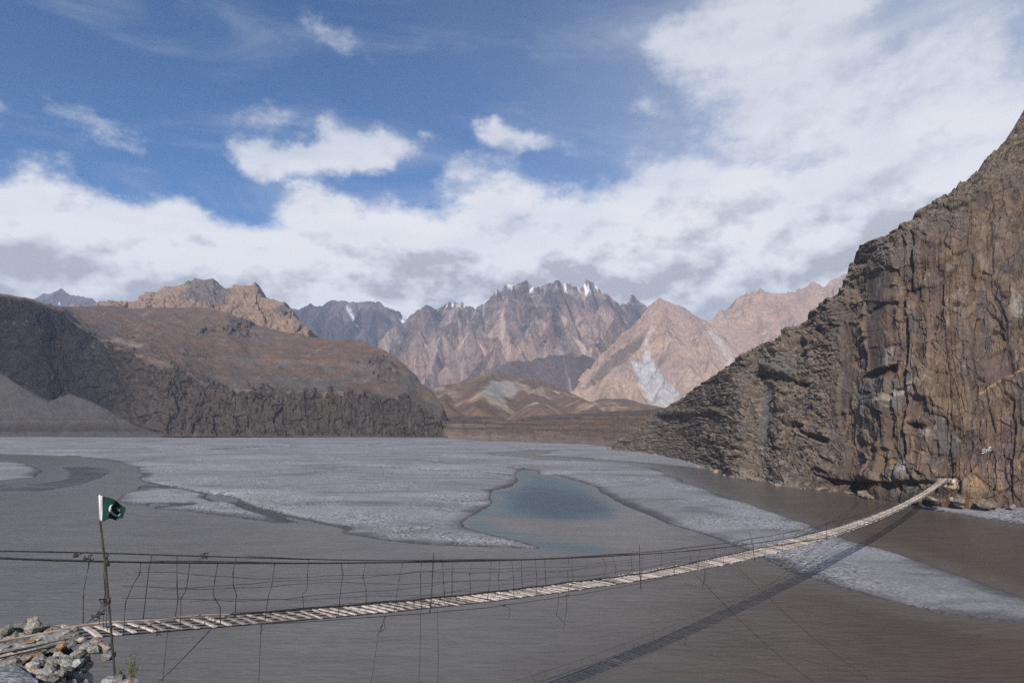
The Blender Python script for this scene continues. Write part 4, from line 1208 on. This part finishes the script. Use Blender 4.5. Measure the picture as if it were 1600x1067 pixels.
while a_pos < AEND:
    plist.append(a_pos)
    a_pos += (0.265 if a_pos < 30 else 0.285) * rp.uniform(.78, 1.2) * (1.9 if rp.random() < .025 else 1)
def plank_matrix(a, r):
    c = bpt(a, r.gauss(0, .018), 0.0)
    L_, R_v = bpt(a, -WD), bpt(a, WD)
    ax = (R_v - L_).normalized()
    fw = (bpt(a + .3, 0) - bpt(a - .3, 0)).normalized()
    yaw = r.gauss(0, .055)
    ax = (ax + fw * yaw).normalized()
    up = ax.cross(fw).normalized(); fw = up.cross(ax).normalized()
    M = Matrix((ax, fw, up)).transposed().to_4x4()
    M = M @ Matrix.Rotation(r.gauss(0, .06), 4, 'X')
    M.translation = bl(c) + up * r.gauss(0, .006)
    sx = r.uniform(.97, 1.06); wide = 1.0 + .5 * min(1, max(0, (a - 4) / 14))
    return M @ Matrix.Diagonal((sx, wide * r.uniform(.85, 1.15), 1, 1))
rest = bmesh.new()
for i, a in enumerate(plist):
    M = plank_matrix(a, rp)
    if i < 300:
        o = bpy.data.objects.new('plank', PLM[rp.randrange(9)]); col.objects.link(o)
        o.parent = bridge; o.matrix_local = M
    else:
        tmp = PLM[rp.randrange(9)].copy(); tmp.transform(M); rest.from_mesh(tmp); bpy.data.meshes.remove(tmp)
me = bpy.data.meshes.new('far_planks'); rest.to_mesh(me); rest.free()
tag(link('far_planks', me, m_wood, bridge), kind='stuff')

AA = np.concatenate([np.linspace(-3.0, 12, 50), np.linspace(12.4, AEND + 1.2, 150)])
for off in (-WD, -.14, .14, WD):
    btube('deck_cable', [bpt(a, off, -.028) for a in AA], .013, m_cable, 6)
lie = [(-.6, -.40), (14, -.41), (18.5, -.14), (24, -.38), (31, -.40), (36, .08), (39, .40), (AEND, .42)]
btube('walkway_cable', [bpt(a, float(interp(a, lie)) + .012 * math.sin(a * 2.1), .035 + .008 * math.sin(a * 3.3)) for a in np.linspace(2.6, AEND, 240)], .023, m_cable, 6)
btube('edge_pole', [bpt(a, -WD - .03, .035 + .012 * math.sin(a * 4)) for a in np.linspace(-1.6, 2.7, 24)], .017, m_branch, 6)
RA = np.concatenate([np.linspace(-3.4, 12, 50), np.linspace(12.4, AEND + .6, 150)])
for off in (-.5, .5):
    btube('handrail_cable', [bpt(a, off, 0, True) for a in RA], .016 if off > 0 else .012, m_cable, 6)
    btube('handrail_strand', [bpt(a, off + .015 * math.sin(a * 1.9), .012 + .018 * math.sin(a * .9 + off), True) for a in RA if a > (2.8 if off < 0 else .5)], .007, m_cable, 5)

# hanging ropes: (side, pixel polyline from the rail down to the deck)
def z2(ox, oy, s, pts): return [(ox + x / s, oy + y / s) for x, y in pts]
HG = []
for sd, p_ in (('L', [(370, 150), (350, 240), (300, 490), (295, 810)]), ('R', [(832, 215), (820, 330), (765, 420), (690, 590), (670, 880)]), ('L', [(932, 165), (905, 290), (885, 470), (850, 770)]), ('L', [(1165, 170), (1165, 430), (1175, 570), (1145, 760)])):
    HG.append((sd, z2(80, 840, 5.93, p_)))
for sd, p_ in (('R', [(120, 205), (95, 400), (70, 520), (20, 600), (15, 910)]), ('R', [(430, 205), (395, 410), (378, 540), (385, 580), (455, 700), (460, 880)]), ('L', [(630, 150), (600, 320), (600, 450), (635, 560), (620, 790)]), ('R', [(1065, 205), (1030, 450), (985, 600), (955, 850)]), ('L', [(1440, 172), (1425, 340), (1430, 420), (1415, 515), (1370, 550), (1385, 720)])):
    HG.append((sd, z2(280, 850, 7.114, p_)))
for sd, p_ in (('R', [(375, 208), (398, 340), (370, 520), (345, 790)]), ('L', [(655, 178), (620, 360), (655, 500), (655, 665)]), ('R', [(1062, 205), (1020, 400), (990, 600), (965, 740)]), ('R', [(1270, 205), (1260, 360), (1268, 715)]), ('L', [(1503, 182), (1515, 420), (1530, 585)])):
    HG.append((sd, z2(480, 850, 7.114, p_)))
for sd, p_ in (('R', [(80, 342), (95, 560), (105, 815)]), ('L', [(200, 320), (188, 460), (188, 700)]), ('L', [(415, 315), (385, 470), (393, 690)]), ('R', [(622, 330), (612, 520), (580, 760)]), ('L', [(720, 312), (705, 480), (708, 655)]), ('R', [(850, 322), (870, 500), (875, 735)]), ('L', [(955, 306), (962, 480), (970, 630)]), ('R', [(1113, 312), (1127, 480), (1130, 700)]), ('L', [(1220, 298), (1222, 450), (1228, 590)]), ('R', [(1485, 302), (1475, 450), (1480, 660)]), ('L', [(1520, 288), (1520, 420), (1538, 550)])):
    HG.append((sd, z2(680, 830, 7.114, p_)))
last_a = 0
for sd, pl in HG:
    off = -.46 if sd == 'L' else .46
    pts = []
    for x, y in pl:
        a, z = plane_pt(x, y, off)
        q = C0 + a * BU + off * BN
        pts.append(Vector((q[0], q[1], z)))
    last_a = max(last_a, a)
    btube('hanger_rope', pts, .0085, m_wire, 4)
    btube('knot', [pts[1] + Vector((0, 0, .03)), pts[1], pts[1] - Vector((.01, 0, .035))], .014, m_wire, 5, .006)
rr = random.Random(8)
a = last_a + .9
k_ = 0
while a < AEND - 1:
    off = -.46 if k_ % 2 else .46
    top_ = bpt(a, off * 1.08, 0, True); bot_ = bpt(a + rr.gauss(0, .12), off, -.04)
    if top_.z - bot_.z > .12:
        mid_ = (top_ + bot_) / 2 + Vector((rr.gauss(0, .05), rr.gauss(0, .05), rr.gauss(0, .03)))
        btube('hanger_rope', [top_, mid_, bot_], .0085, m_wire, 4)
    a += rr.uniform(.75, 1.7); k_ += 1
# long wires woven between the hangers
for off in (-.47, .47):
    for f, sd_ in ((.30, 1), (.55, 2), (.8, 3)):
        rr = random.Random(int(50 + off * 10 + sd_))
        ph = [rr.uniform(0, 6) for _ in range(4)]
        pts = []
        for a in np.linspace(.3 + .5 * sd_ * (off < 0), 70, 190):
            f2 = f + .06 * math.sin(a * .6 + ph[0]) + .025 * math.sin(a * 1.7 + ph[1]) + .008 * math.sin(a * 5.3 + ph[2])
            t_, b_ = bpt(a, off, 0, True), bpt(a, off)
            pts.append(t_ * (1 - f2) + b_ * f2)
        btube('side_wire', pts, .0045, m_wire, 4)
# stay-sticks tied upright to the side
for pl, off in ([((677.5, 864), (674, 934), (671.5, 958)), .47], [((999, 851), (1000, 893), (1001.5, 921)), .45], [((1171, 830), (1175.5, 850), (1179.5, 877)), .46], [((1290, 803), (1291, 826), (1292, 845)), .46]):
    pts = []
    for x, y in pl:
        a, z = plane_pt(x, y, off); q = C0 + a * BU + off * BN
        pts.append(Vector((q[0], q[1], z)))
    btube('stay_post', pts, .014, m_stick, 6)
# low cable slung under the near edge with loose rope ends
LOW = [(392, 975.5), (480, 971), (560, 965), (672, 957), (760, 949), (815, 941), (900, 929), (999, 911.5), (1060, 897)]
def side_pts(pl, off):
    out = []
    for x, y in pl:
        a, z = plane_pt(x, y, off); q = C0 + a * BU + off * BN
        out.append(Vector((q[0], q[1], z)))
    return out
btube('lower_cable', side_pts(LOW, .5), .008, m_cable, 5)
for pl in ([(603, 962), (600, 972), (602, 980), (594, 988), (598, 975), (590, 984)], [(601, 963), (597, 976), (590, 992)], [(785, 945), (797, 950), (795, 966)], [(786, 947), (790, 944), (778, 946)], [(873, 925), (872, 946), (869, 960), (879, 970)], [(884, 930), (886, 945), (883, 966), (880, 985)], [(880, 932), (890, 928), (878, 934)],
           [(1101, 890), (1102, 903), (1098, 915), (1101, 907)], [(1103, 888), (1101, 899), (1097, 921)], [(247, 986), (245, 994), (249, 988), (251, 993)], [(408, 972), (410, 982), (406, 990)]):
    btube('loose_rope', side_pts(pl, .5), .011, m_wire, 4, .006)
for p0, p1 in (((408, 975), (433, 1110)), ((262, 985), (287, 1110)), ((592, 985), (520, 1150)), ((657, 953), (648, 1110)), ((683, 949), (688, 1110))):
    a, z = plane_pt(*p0, .45); q = C0 + a * BU + .45 * BN
    e = G(p1[0], p1[1], -1.0) if p1[1] > 1120 else None
    A0 = Vector((q[0], q[1], z))
    ez = -1.0
    tgt = G(800 + (p1[0] - 800) * 1.0, 1250, -1.0)
    B0 = Vector((A0.x + (tgt[0] - A0.x) * .25 + (p1[0] - p0[0]) * .012, A0.y + .6, -1.0))
    btube('anchor_line', [A0.lerp(B0, t) + Vector((.06 * math.sin(9 * t), 0, 0)) for t in np.linspace(0, 1, 9)], .006, m_wire, 4)
for p0, p1 in (((1149, 882), (1366, 1064)), ((1085, 895), (1300, 1085)), ((330, 982), (200, 1085))):
    a, z = plane_pt(*p0, .45); q = C0 + a * BU + .45 * BN
    e = G(p1[0], p1[1], -.3)
    A0, B0 = Vector((q[0], q[1], z)), Vector(e)
    btube('guy_cable', [A0.lerp(B0, t) - Vector((0, 0, .35 * math.sin(math.pi * t))) for t in np.linspace(0, 1, 14)], .011, m_wire, 4)
# guys on the upstream side, to the far rock
for (p0, x1, y1) in (((1240, 842), 1352, 775), ((1265, 834), 1345, 779), ((1300, 815), 1395, 783)):
    a, z = plane_pt(*p0, -.46); q = C0 + a * BU - .46 * BN
    e, _n = cliff_pt(x1, y1 - 4)
    A0, B0 = Vector((q[0], q[1], z)), Vector(e)
    btube('guy_cable', [A0.lerp(B0, t) - Vector((0, 0, .5 * math.sin(math.pi * t))) for t in np.linspace(0, 1, 12)], .018, m_cable, 4)
# tangle of wire where the near rails are tied off
rr = random.Random(77)
for (x0, y0, off) in ((122, 866, -.5), (138, 871, .5), (318, 868.5, -.5), (163, 940, .46), (150, 965, .4), (157, 955, .4)):
    for _ in range(3):
        pts = side_pts([(x0 + rr.uniform(-9, 9), y0 + rr.uniform(-5, 5)) for _ in range(4)], off)
        btube('tie_wire', pts, .008, m_wire, 4)
for pl in ([(163, 876), (162, 900), (164, 925), (163, 942)], [(165, 878), (164, 905), (166, 940)], [(163, 942), (150, 960), (135, 974)], [(164, 943), (155, 965), (156, 976)], [(165, 943), (161, 970), (162, 980)], [(166, 942), (166, 975), (168, 985)]):
    btube('tie_wire', side_pts(pl, .46), .006, m_wire, 4)

# ================================================================== FLAG ON A POLE
fp = empty('flag_pole', (-6.13, 9.9, 8.6))
tag(fp, 'thin dark leaning pole flying a small green and white flag', 'flag pole')
def fl(x, y, d=9.9): return Vector(U(x, y, d)) - fp.location
pole_px = [(155.5, 773), (156, 790), (156.5, 812), (160, 845), (164.5, 880), (169, 930), (174, 990), (179, 1050), (181, 1080)]
tube('pole', [fl(*p) for p in pole_px[2:]], .016, m_stick, fp, 7)
m_white = plain_mat('white plastic pipe', (.60, .60, .60), (.74, .74, .74), 5.0, 0.5, 0.4, obj=False)
tube('pole_tip', [fl(*p) for p in pole_px[:3]] , .012, m_white, fp, 7)
tube('pole_tie', [fl(168.5, 866), fl(166, 874), fl(170, 884)], .022, m_wire, fp, 6)
tube('pole_tie', [fl(170, 934), fl(170.5, 942)], .024, m_wire, fp, 6)
nu, nv = 30, 20
FP = np.zeros((nv, nu, 3)); UV = np.zeros((nv, nu, 2))
for j in range(nv):
    for i in range(nu):
        u, v = i / (nu - 1), j / (nv - 1)
        xt = 156.5 + 40 * u ** .92; xb = 157.0 + 36.5 * u; x_f = 2.2 * math.sin(u * 9 + v * 3)
        yt = 774 + 6 * u + 14 * u ** 2.2; yb = 813 - 3 * u + 1.5 * math.sin(u * 13)
        x = xt * (1 - v) + xb * v + x_f * u * v; y = yt * (1 - v) + yb * v + 1.8 * math.sin(u * 10) * u
        dd = 9.9 + .085 * math.sin(u * 9 + v * 2.6) * min(1, u * 2.5) + .07 * u * math.sin(v * 5.2 - u * 3) - .02
        FP[j, i] = np.array(fl(x, y, dd)); UV[j, i] = (u, 1 - v)
me = grid_mesh('flag', FP, None, True)
uvl = me.uv_layers.new(name='UVMap')
vi = np.zeros(len(me.loops), np.int32); me.loops.foreach_get('vertex_index', vi)
uvl.data.foreach_set('uv', UV.reshape(-1, 2)[vi].reshape(-1).astype(np.float32))
m_flag, b, p = new_mat('flag cloth')
uvn = b.n('ShaderNodeUVMap')
sx = b.n('ShaderNodeSeparateXYZ'); b.link(uvn.outputs[0], sx.inputs[0])
def disc(cx_, cy_, r, asp=1.15):
    v = b.vmath('MULTIPLY', b.vmath('SUBTRACT', uvn.outputs[0], (cx_, cy_, 0)), (asp, 1.0, 0))
    return b.math('LESS_THAN', b.vmath('LENGTH', v), r)
cres = b.math('MULTIPLY', disc(.60, .47, .29), b.math('SUBTRACT', 1.0, disc(.655, .545, .255)))
# five-pointed star
sv = b.vmath('MULTIPLY', b.vmath('SUBTRACT', uvn.outputs[0], (.70, .62, 0)), (1.15, 1.0, 0))
s3 = b.n('ShaderNodeSeparateXYZ'); b.link(sv, s3.inputs[0])
an = b.math('ARCTAN2', s3.outputs[1], s3.outputs[0])
seg = b.math('ABSOLUTE', b.math('SUBTRACT', b.math('FRACT', b.math('DIVIDE', b.math('ADD', an, 6.9), 2 * math.pi / 5)), 0.5))
star = b.math('LESS_THAN', b.vmath('LENGTH', sv), b.math('ADD', b.math('MULTIPLY', b.math('SUBTRACT', 0.5, seg), -.17), .115))
white = b.math('MAXIMUM', b.math('MAXIMUM', cres, star), b.math('LESS_THAN', sx.outputs[0], .075))
wv = b.noise(uvn.outputs[0], 60, 3, .5)
gc = b.mix(wv, (.004, .028, .020), (.006, .045, .030)); wc = b.mix(wv, (.50, .51, .54), (.62, .63, .66))
b.link(b.mix(white, gc, wc), p.inputs['Base Color'])
p.inputs['Roughness'].default_value = .75
p.inputs['Specular IOR Level'].default_value = .25
fo_ = link('flag', me, m_flag, fp)
fo_['label'] = 'green flag with white hoist, crescent and star'
sol = fo_.modifiers.new('thickness', 'SOLIDIFY'); sol.thickness = .003

# ================================================================== STONE ABUTMENT
def stone_mesh(i, flat):
    r = random.Random(900 + i)
    bm = bmesh.new()
    n = 15
    for k in range(n):
        y = 1 - 2 * (k + .5) / n; ph = k * 2.39996 + r.random() * .8
        rad = math.sqrt(1 - y * y)
        q = Vector((rad * math.cos(ph), rad * math.sin(ph), y))
        mx = max(abs(q.x), abs(q.y), abs(q.z))
        q = q.lerp(q / mx * .85, .55) * r.uniform(.82, 1.08)
        bm.verts.new((q.x, q.y * r.uniform(.9, 1.0), q.z * (.42 if flat else .78)))
    res = bmesh.ops.convex_hull(bm, input=bm.verts)
    bmesh.ops.delete(bm, geom=[g_ for g_ in res['geom_interior'] if isinstance(g_, bmesh.types.BMVert)], context='VERTS')
    me = bpy.data.meshes.new('stone'); bm.to_mesh(me); bm.free()
    return me
def stone_mat(name, c1, c2):
    return plain_mat(name, c1, c2, 2.2, 0.92, 0.15, bump=0.6, bd=0.12, detail=10, lo=.3, hi=.7)
SM = [stone_mat('grey stone', (.185, .172, .152), (.42, .39, .345)), stone_mat('tan stone', (.27, .21, .155), (.52, .43, .34)), stone_mat('green-grey stone', (.18, .18, .145), (.38, .37, .305)), stone_mat('rust stone', (.30, .18, .10), (.40, .27, .18)), stone_mat('pale blue-grey stone', (.30, .30, .29), (.44, .435, .42))]
STM = {}
def get_stone(shape, mi):
    if (shape, mi) not in STM:
        me = stone_mesh(shape, shape >= 8); me.materials.append(SM[mi]); STM[(shape, mi)] = me
    return STM[(shape, mi)]
abut = empty('stone_abutment', (-7.4, 9.8, 8.2))
tag(abut, 'dry stone bridge abutment of stacked grey and tan stones', 'abutment')
AO = Vector((-7.4, 9.8, 8.2))
# packed core below the loose stones
TOP = [(-6.42, 8.0), (-6.42, 9.9), (-6.50, 10.22), (-6.78, 10.55), (-7.25, 11.05), (-7.75, 11.45), (-9.2, 10.4), (-11.0, 8.6), (-11.0, 7.6)]
bm = bmesh.new()
tv = [bm.verts.new(Vector((x - .10 * (x > -6.6), y - .08, 9.22)) - AO) for x, y in TOP]
bv = [bm.verts.new(Vector((x + .05, y + .15, 6.6)) - AO) for x, y in TOP]
bm.faces.new(tv); bm.faces.new(bv[::-1])
for i in range(len(TOP)):
    j = (i + 1) % len(TOP); bm.faces.new((tv[i], bv[i], bv[j], tv[j]))
bmesh.ops.recalc_face_normals(bm, faces=bm.faces)
me = bpy.data.meshes.new('rubble_core'); bm.to_mesh(me); bm.free()
link('rubble_core', me, stone_mat('rubble fill', (.07, .064, .055), (.14, .125, .105)), abut)
rs = random.Random(21)
def stone(p, s, flat=False, mi=None, rot=None, tilt=.25, stretch=1.0):
    sh = rs.randrange(8, 12) if flat else rs.randrange(0, 8)
    if mi is None: mi = rs.choices(range(5), (44, 24, 20, 5, 7))[0]
    o = bpy.data.objects.new('stone', get_stone(sh, mi)); col.objects.link(o)
    o.parent = abut; o.location = Vector(p) - AO
    o.rotation_euler = (rs.gauss(0, tilt), rs.gauss(0, tilt), rs.uniform(0, 6.28) if rot is None else rot + rs.gauss(0, .3))
    o.scale = (s * stretch, s, s * rs.uniform(.8, 1.15))
    return o
# top: poisson-scattered
spots = []
def free(x, y, r):
    return all((x - a_) ** 2 + (y - b_) ** 2 > ((r + c_) * .80) ** 2 for a_, b_, c_ in spots)
tp_poly = TOP
def in_top(x, y): return bool(inside(np.array([x]), np.array([y]), tp_poly)[0])
for row in range(31):
    for cl in range(-14, 26):
        x = -9.0 + .105 * cl + .052 * (row % 2) + rs.uniform(-.03, .03); y = 8.3 + .105 * row + rs.uniform(-.03, .03)
        if not in_top(x, y): continue
        ux = (x - C0[0]) * BU[0] + (y - C0[1]) * BU[1]; ox = (x - C0[0]) * BN[0] + (y - C0[1]) * BN[1]
        qx, qy = to_px(np.array([x, y, 9.25]))
        if qx < -230 or qx > 215 or qy > 1120: continue
        if -30 < qx < 62 and qy > 1046 + .35 * max(qx, 0): continue      # the slab lies here
        path = abs(ox + .02) < .50
        if path and (row + cl) % 2: continue
        zt = (9.30 if ox > 0 else 9.36) - .05 * max(0, ox - .6)
        if path: stone((x, y, 9.405 + rs.uniform(-.015, .02)), rs.uniform(.10, .14), True, rs.choices(range(5), (40, 25, 25, 5, 5))[0], rot=1.57 - TH, tilt=.06, stretch=1.3)
        else: stone((x, y, zt + rs.uniform(-.03, .04) + .12 * max(0, .75 - ox) * (ox > 0)), rs.choice((.055, .065, .075, .085, .10)) * rs.uniform(.95, 1.2))
for (x, y, z, s, mi) in ((118 - 66, 978, 10.95, .13, 0), (52, 972, 11.0, .10, 1), (10, 984, 10.8, .12, 2), (36, 980, 11.1, .16, 0), (150, 1003, 10.35, .10, 1), (163, 1012, 10.25, .13, 1), (146, 1014, 10.1, .11, 2), (132, 1010, 10.2, .09, 0), (96, 1008, 10.2, .08, 3), (128, 1000, 10.45, .08, 1), (112, 1006, 10.3, .09, 0), (170, 1024, 10.1, .11, 0)):
    stone(U(x, y, z), s, mi=mi)
# shaded end wall in rough courses
zc = 9.14
while zc > 7.6:
    hgt = rs.uniform(.10, .13)
    y = 8.1
    while y < 10.75:
        w_ = rs.uniform(.07, .13)
        xx = -6.40 if y < 9.9 else -6.40 - (y - 9.9) * .62
        stone((xx + rs.uniform(-.05, .05), y + w_, zc + rs.uniform(-.03, .03)), w_ * 1.12, rot=1.57, tilt=.16)
        y += w_ * 1.75
    zc -= hgt * 1.25
# pale slab rising in the corner
bm = bmesh.new()
q = [(-40, 1040), (6, 1036), (24, 1041), (44, 1053), (58, 1064), (66, 1084), (-40, 1100)]
v_t = [bm.verts.new(Vector(U(x, y, 3.80 / max(.30, (y - 645) / 1000 * .985)) ) - AO + Vector((0, 0, rs.uniform(-.02, .03)))) for x, y in q]
cen = bm.verts.new(sum((v_.co for v_ in v_t), Vector()) / len(v_t) + Vector((0, 0, .05)))
v_b = [bm.verts.new(v_.co * 1.0 - Vector((0, 0, .5))) for v_ in v_t]
for i in range(len(q)):
    j = (i + 1) % len(q)
    bm.faces.new((cen, v_t[i], v_t[j])); bm.faces.new((v_t[i], v_b[i], v_b[j], v_t[j]))
bm.faces.new(v_b[::-1])
bmesh.ops.recalc_face_normals(bm, faces=bm.faces)
bmesh.ops.subdivide_edges(bm, edges=bm.edges[:], cuts=3, use_grid_fill=True, fractal=.10, seed=4)
me = bpy.data.meshes.new('bedrock_slab'); bm.to_mesh(me); bm.free()
sl_ = link('bedrock_slab', me, plain_mat('pale cracked slab', (.13, .135, .14), (.40, .41, .42), 9.0, 0.9, 0.15, bump=1.0, bd=0.08, detail=12, lo=.32, hi=.62, stretch=(1, 2.2, 1), obj=False), abut)
sl_['label'] = 'pale blue-grey cracked rock slab in the corner'
for (x, y, z, s, mi) in ((182, 1064, 9.35, .13, 0), (200, 1072, 9.2, .16, 1), (168, 1066, 9.3, .12, 4)):
    stone(U(x, y, z), s, mi=mi, tilt=.1)

# far landing: stones and timbers wedged into the cliff
land = empty('stone_landing', tuple(bpt(AEND + .5, 0) - Vector((0, 0, 1.2))))
tag(land, 'small stone and timber landing at the far bridge end', 'landing')
LO = land.location.copy()
for i in range(46):
    a = AEND + rs.uniform(.1, 3.0); of = rs.uniform(-1.0, 1.0)
    pz = bpt(AEND, 0)
    p0 = C0 + a * BU + of * BN
    o = bpy.data.objects.new('stone', get_stone(rs.randrange(0, 8), rs.choice((1, 3)))); col.objects.link(o)
    o.parent = land; o.location = Vector((p0[0], p0[1], pz.z - .25 - rs.uniform(0, 1.6) * (a - AEND) / 1.6)) - LO
    o.scale = (rs.uniform(.2, .42),) * 3; o.rotation_euler = (rs.random() * 3, rs.random() * 3, rs.random() * 3)
for s_ in (-1, 1):
    b0 = bpt(AEND - .1, s_ * .62); t0 = bpt(AEND - .1, s_ * .62, .95)
    tube('timber_post', [b0 - LO - Vector((0, 0, .9)), t0 - LO], .045, m_stick, land, 7)
t0, t1_ = bpt(AEND - .1, -.7, -.06), bpt(AEND - .1, .7, -.06)
tube('timber_beam', [t0 - LO, t1_ - LO], .07, m_wood, land, 7)

# fallen blocks along the foot of the cliff
m_bould = stone_mat('fallen brown block', (.13, .10, .078), (.30, .235, .18))
BM_ = []
for i in range(6):
    me = stone_mesh(60 + i, i % 2); me.name = 'boulder'; me.materials.append(m_bould); BM_.append(me)
rb = random.Random(5)
for i in range(110):
    x = rb.choice((rb.uniform(955, 1330), rb.uniform(955, 1200), rb.uniform(1330, 1600)))
    j = int(np.argmin(np.abs(CL_X - x))); p0 = P_[3, j]
    sz = rb.choice((.25, .3, .35, .45, .6, .9)) * rb.uniform(.8, 1.3)
    o = bpy.data.objects.new('boulder', BM_[rb.randrange(6)]); col.objects.link(o); o.parent = cliff
    o.location = (p0[0] - rb.uniform(-.3, 1.6), p0[1] - rb.uniform(-.5, 2.0), max(float(interp(x, FOOTZ)), .05) + sz * .15)
    o.scale = (sz * rb.uniform(.8, 1.4), sz, sz * rb.uniform(.7, 1.1)); o.rotation_euler = (rb.gauss(0, .3), rb.gauss(0, .3), rb.uniform(0, 6.28))

# ================================================================== PLANTS ON THE BANK
m_leaf, b, p = new_mat('dusty green leaf')
oi = b.n('ShaderNodeNewGeometry'); nz = b.noise(oi.outputs['Position'], 22, 3, .5)
b.link(b.mix(b.smooth(nz, .35, .65), (.075, .095, .030), (.17, .18, .07)), p.inputs['Base Color'])
p.inputs['Roughness'].default_value = .7
m_stem = plain_mat('dry stem', (.12, .09, .05), (.2, .16, .09), 8, .9, .1, obj=False)
def shrub(base, hgt, n, label, seed):
    r = random.Random(seed)
    e = empty('shrub', base); tag(e, label, 'shrub', 'green shrubs growing by the abutment')
    v, f = [], []; sv_, sf = [], []
    for k in range(n):
        an_, ln = r.uniform(0, 6.28), r.uniform(.03, .3)
        top_ = Vector((math.cos(an_) * ln * hgt, math.sin(an_) * ln * hgt, hgt * r.uniform(.6, 1.05)))
        mid_ = top_ * .5 + Vector((r.gauss(0, .01), r.gauss(0, .01), 0))
        tube_into(sv_, sf, [(r.gauss(0, .02), r.gauss(0, .02), -.1), mid_, top_], .0035, 4, .0012)
        for q_ in range(26):
            t = r.uniform(.15, 1.0)
            c = mid_ * (t * 2) if t < .5 else mid_.lerp(top_, t * 2 - 1)
            d = Vector((r.gauss(0, 1), r.gauss(0, 1), r.uniform(.1, 1.3))).normalized()
            s_ = d.cross(Vector((r.gauss(0, 1), r.gauss(0, 1), r.gauss(0, 1)))).normalized()
            L = r.uniform(.018, .040); w_ = L * .18
            i0 = len(v)
            v += [c, c + d * L * .5 + s_ * w_, c + d * L, c + d * L * .5 - s_ * w_]
            f.append((i0, i0 + 1, i0 + 2, i0 + 3))
    for nm, vv, ff, mt in (('leaves', v, f, m_leaf), ('stem', sv_, sf, m_stem)):
        me = bpy.data.meshes.new(nm); me.from_pydata([tuple(q_) for q_ in vv], [], ff); me.update()
        o = link(nm, me, mt, e)
        if nm == 'leaves': tag(o, kind='stuff')
def on_bank(x, y, d):
    p_ = U(x, y, d); return (float(p_[0]), float(p_[1]), float(p_[2]))
shrub(on_bank(206, 1068, 9.75), .42, 16, 'taller leafy green shrub right of the flag pole foot', 1)
shrub(on_bank(188, 1066, 9.85), .22, 10, 'short wispy green shrub against the flag pole foot', 2)

# painted letters on the cliff
m_paint = plain_mat('white rock paint', (.55, .55, .54), (.8, .8, .79), 30, .8, .2, obj=False)
pa = empty('painted_letters', (0, 0, 0)); c_, n_ = cliff_pt(1539, 704)
pa.location = Vector(c_)
tag(pa, 'small white letters painted on the cliff right of the landing', 'graffiti')
STROKES = {'letter_s': [[(1539.3, 701.5), (1535, 702), (1534.5, 704), (1538, 705), (1537.5, 707.3), (1533.8, 707.8)]],
           'letter_m': [[(1540.5, 706.3), (1541, 701.5), (1542.6, 704), (1544, 700.5), (1544.6, 704.9)]], 'letter_t': [[(1544.2, 699.3), (1548.6, 698)], [(1546.4, 698.8), (1547, 704.3)]]}
dmin = min(float(cliff_pt(x, y)[0][1]) for x in (1533, 1537, 1541, 1545, 1549) for y in (698, 701, 704, 707)) - .05
for nm, sts in STROKES.items():
    v, f = [], []
    for st in sts:
        tube_into(v, f, [Vector(U(x, y, dmin)) - pa.location for x, y in st], .042, 5)
    me = bpy.data.meshes.new(nm); me.from_pydata([tuple(q_) for q_ in v], [], f); me.update()
    link(nm, me, m_paint, pa)
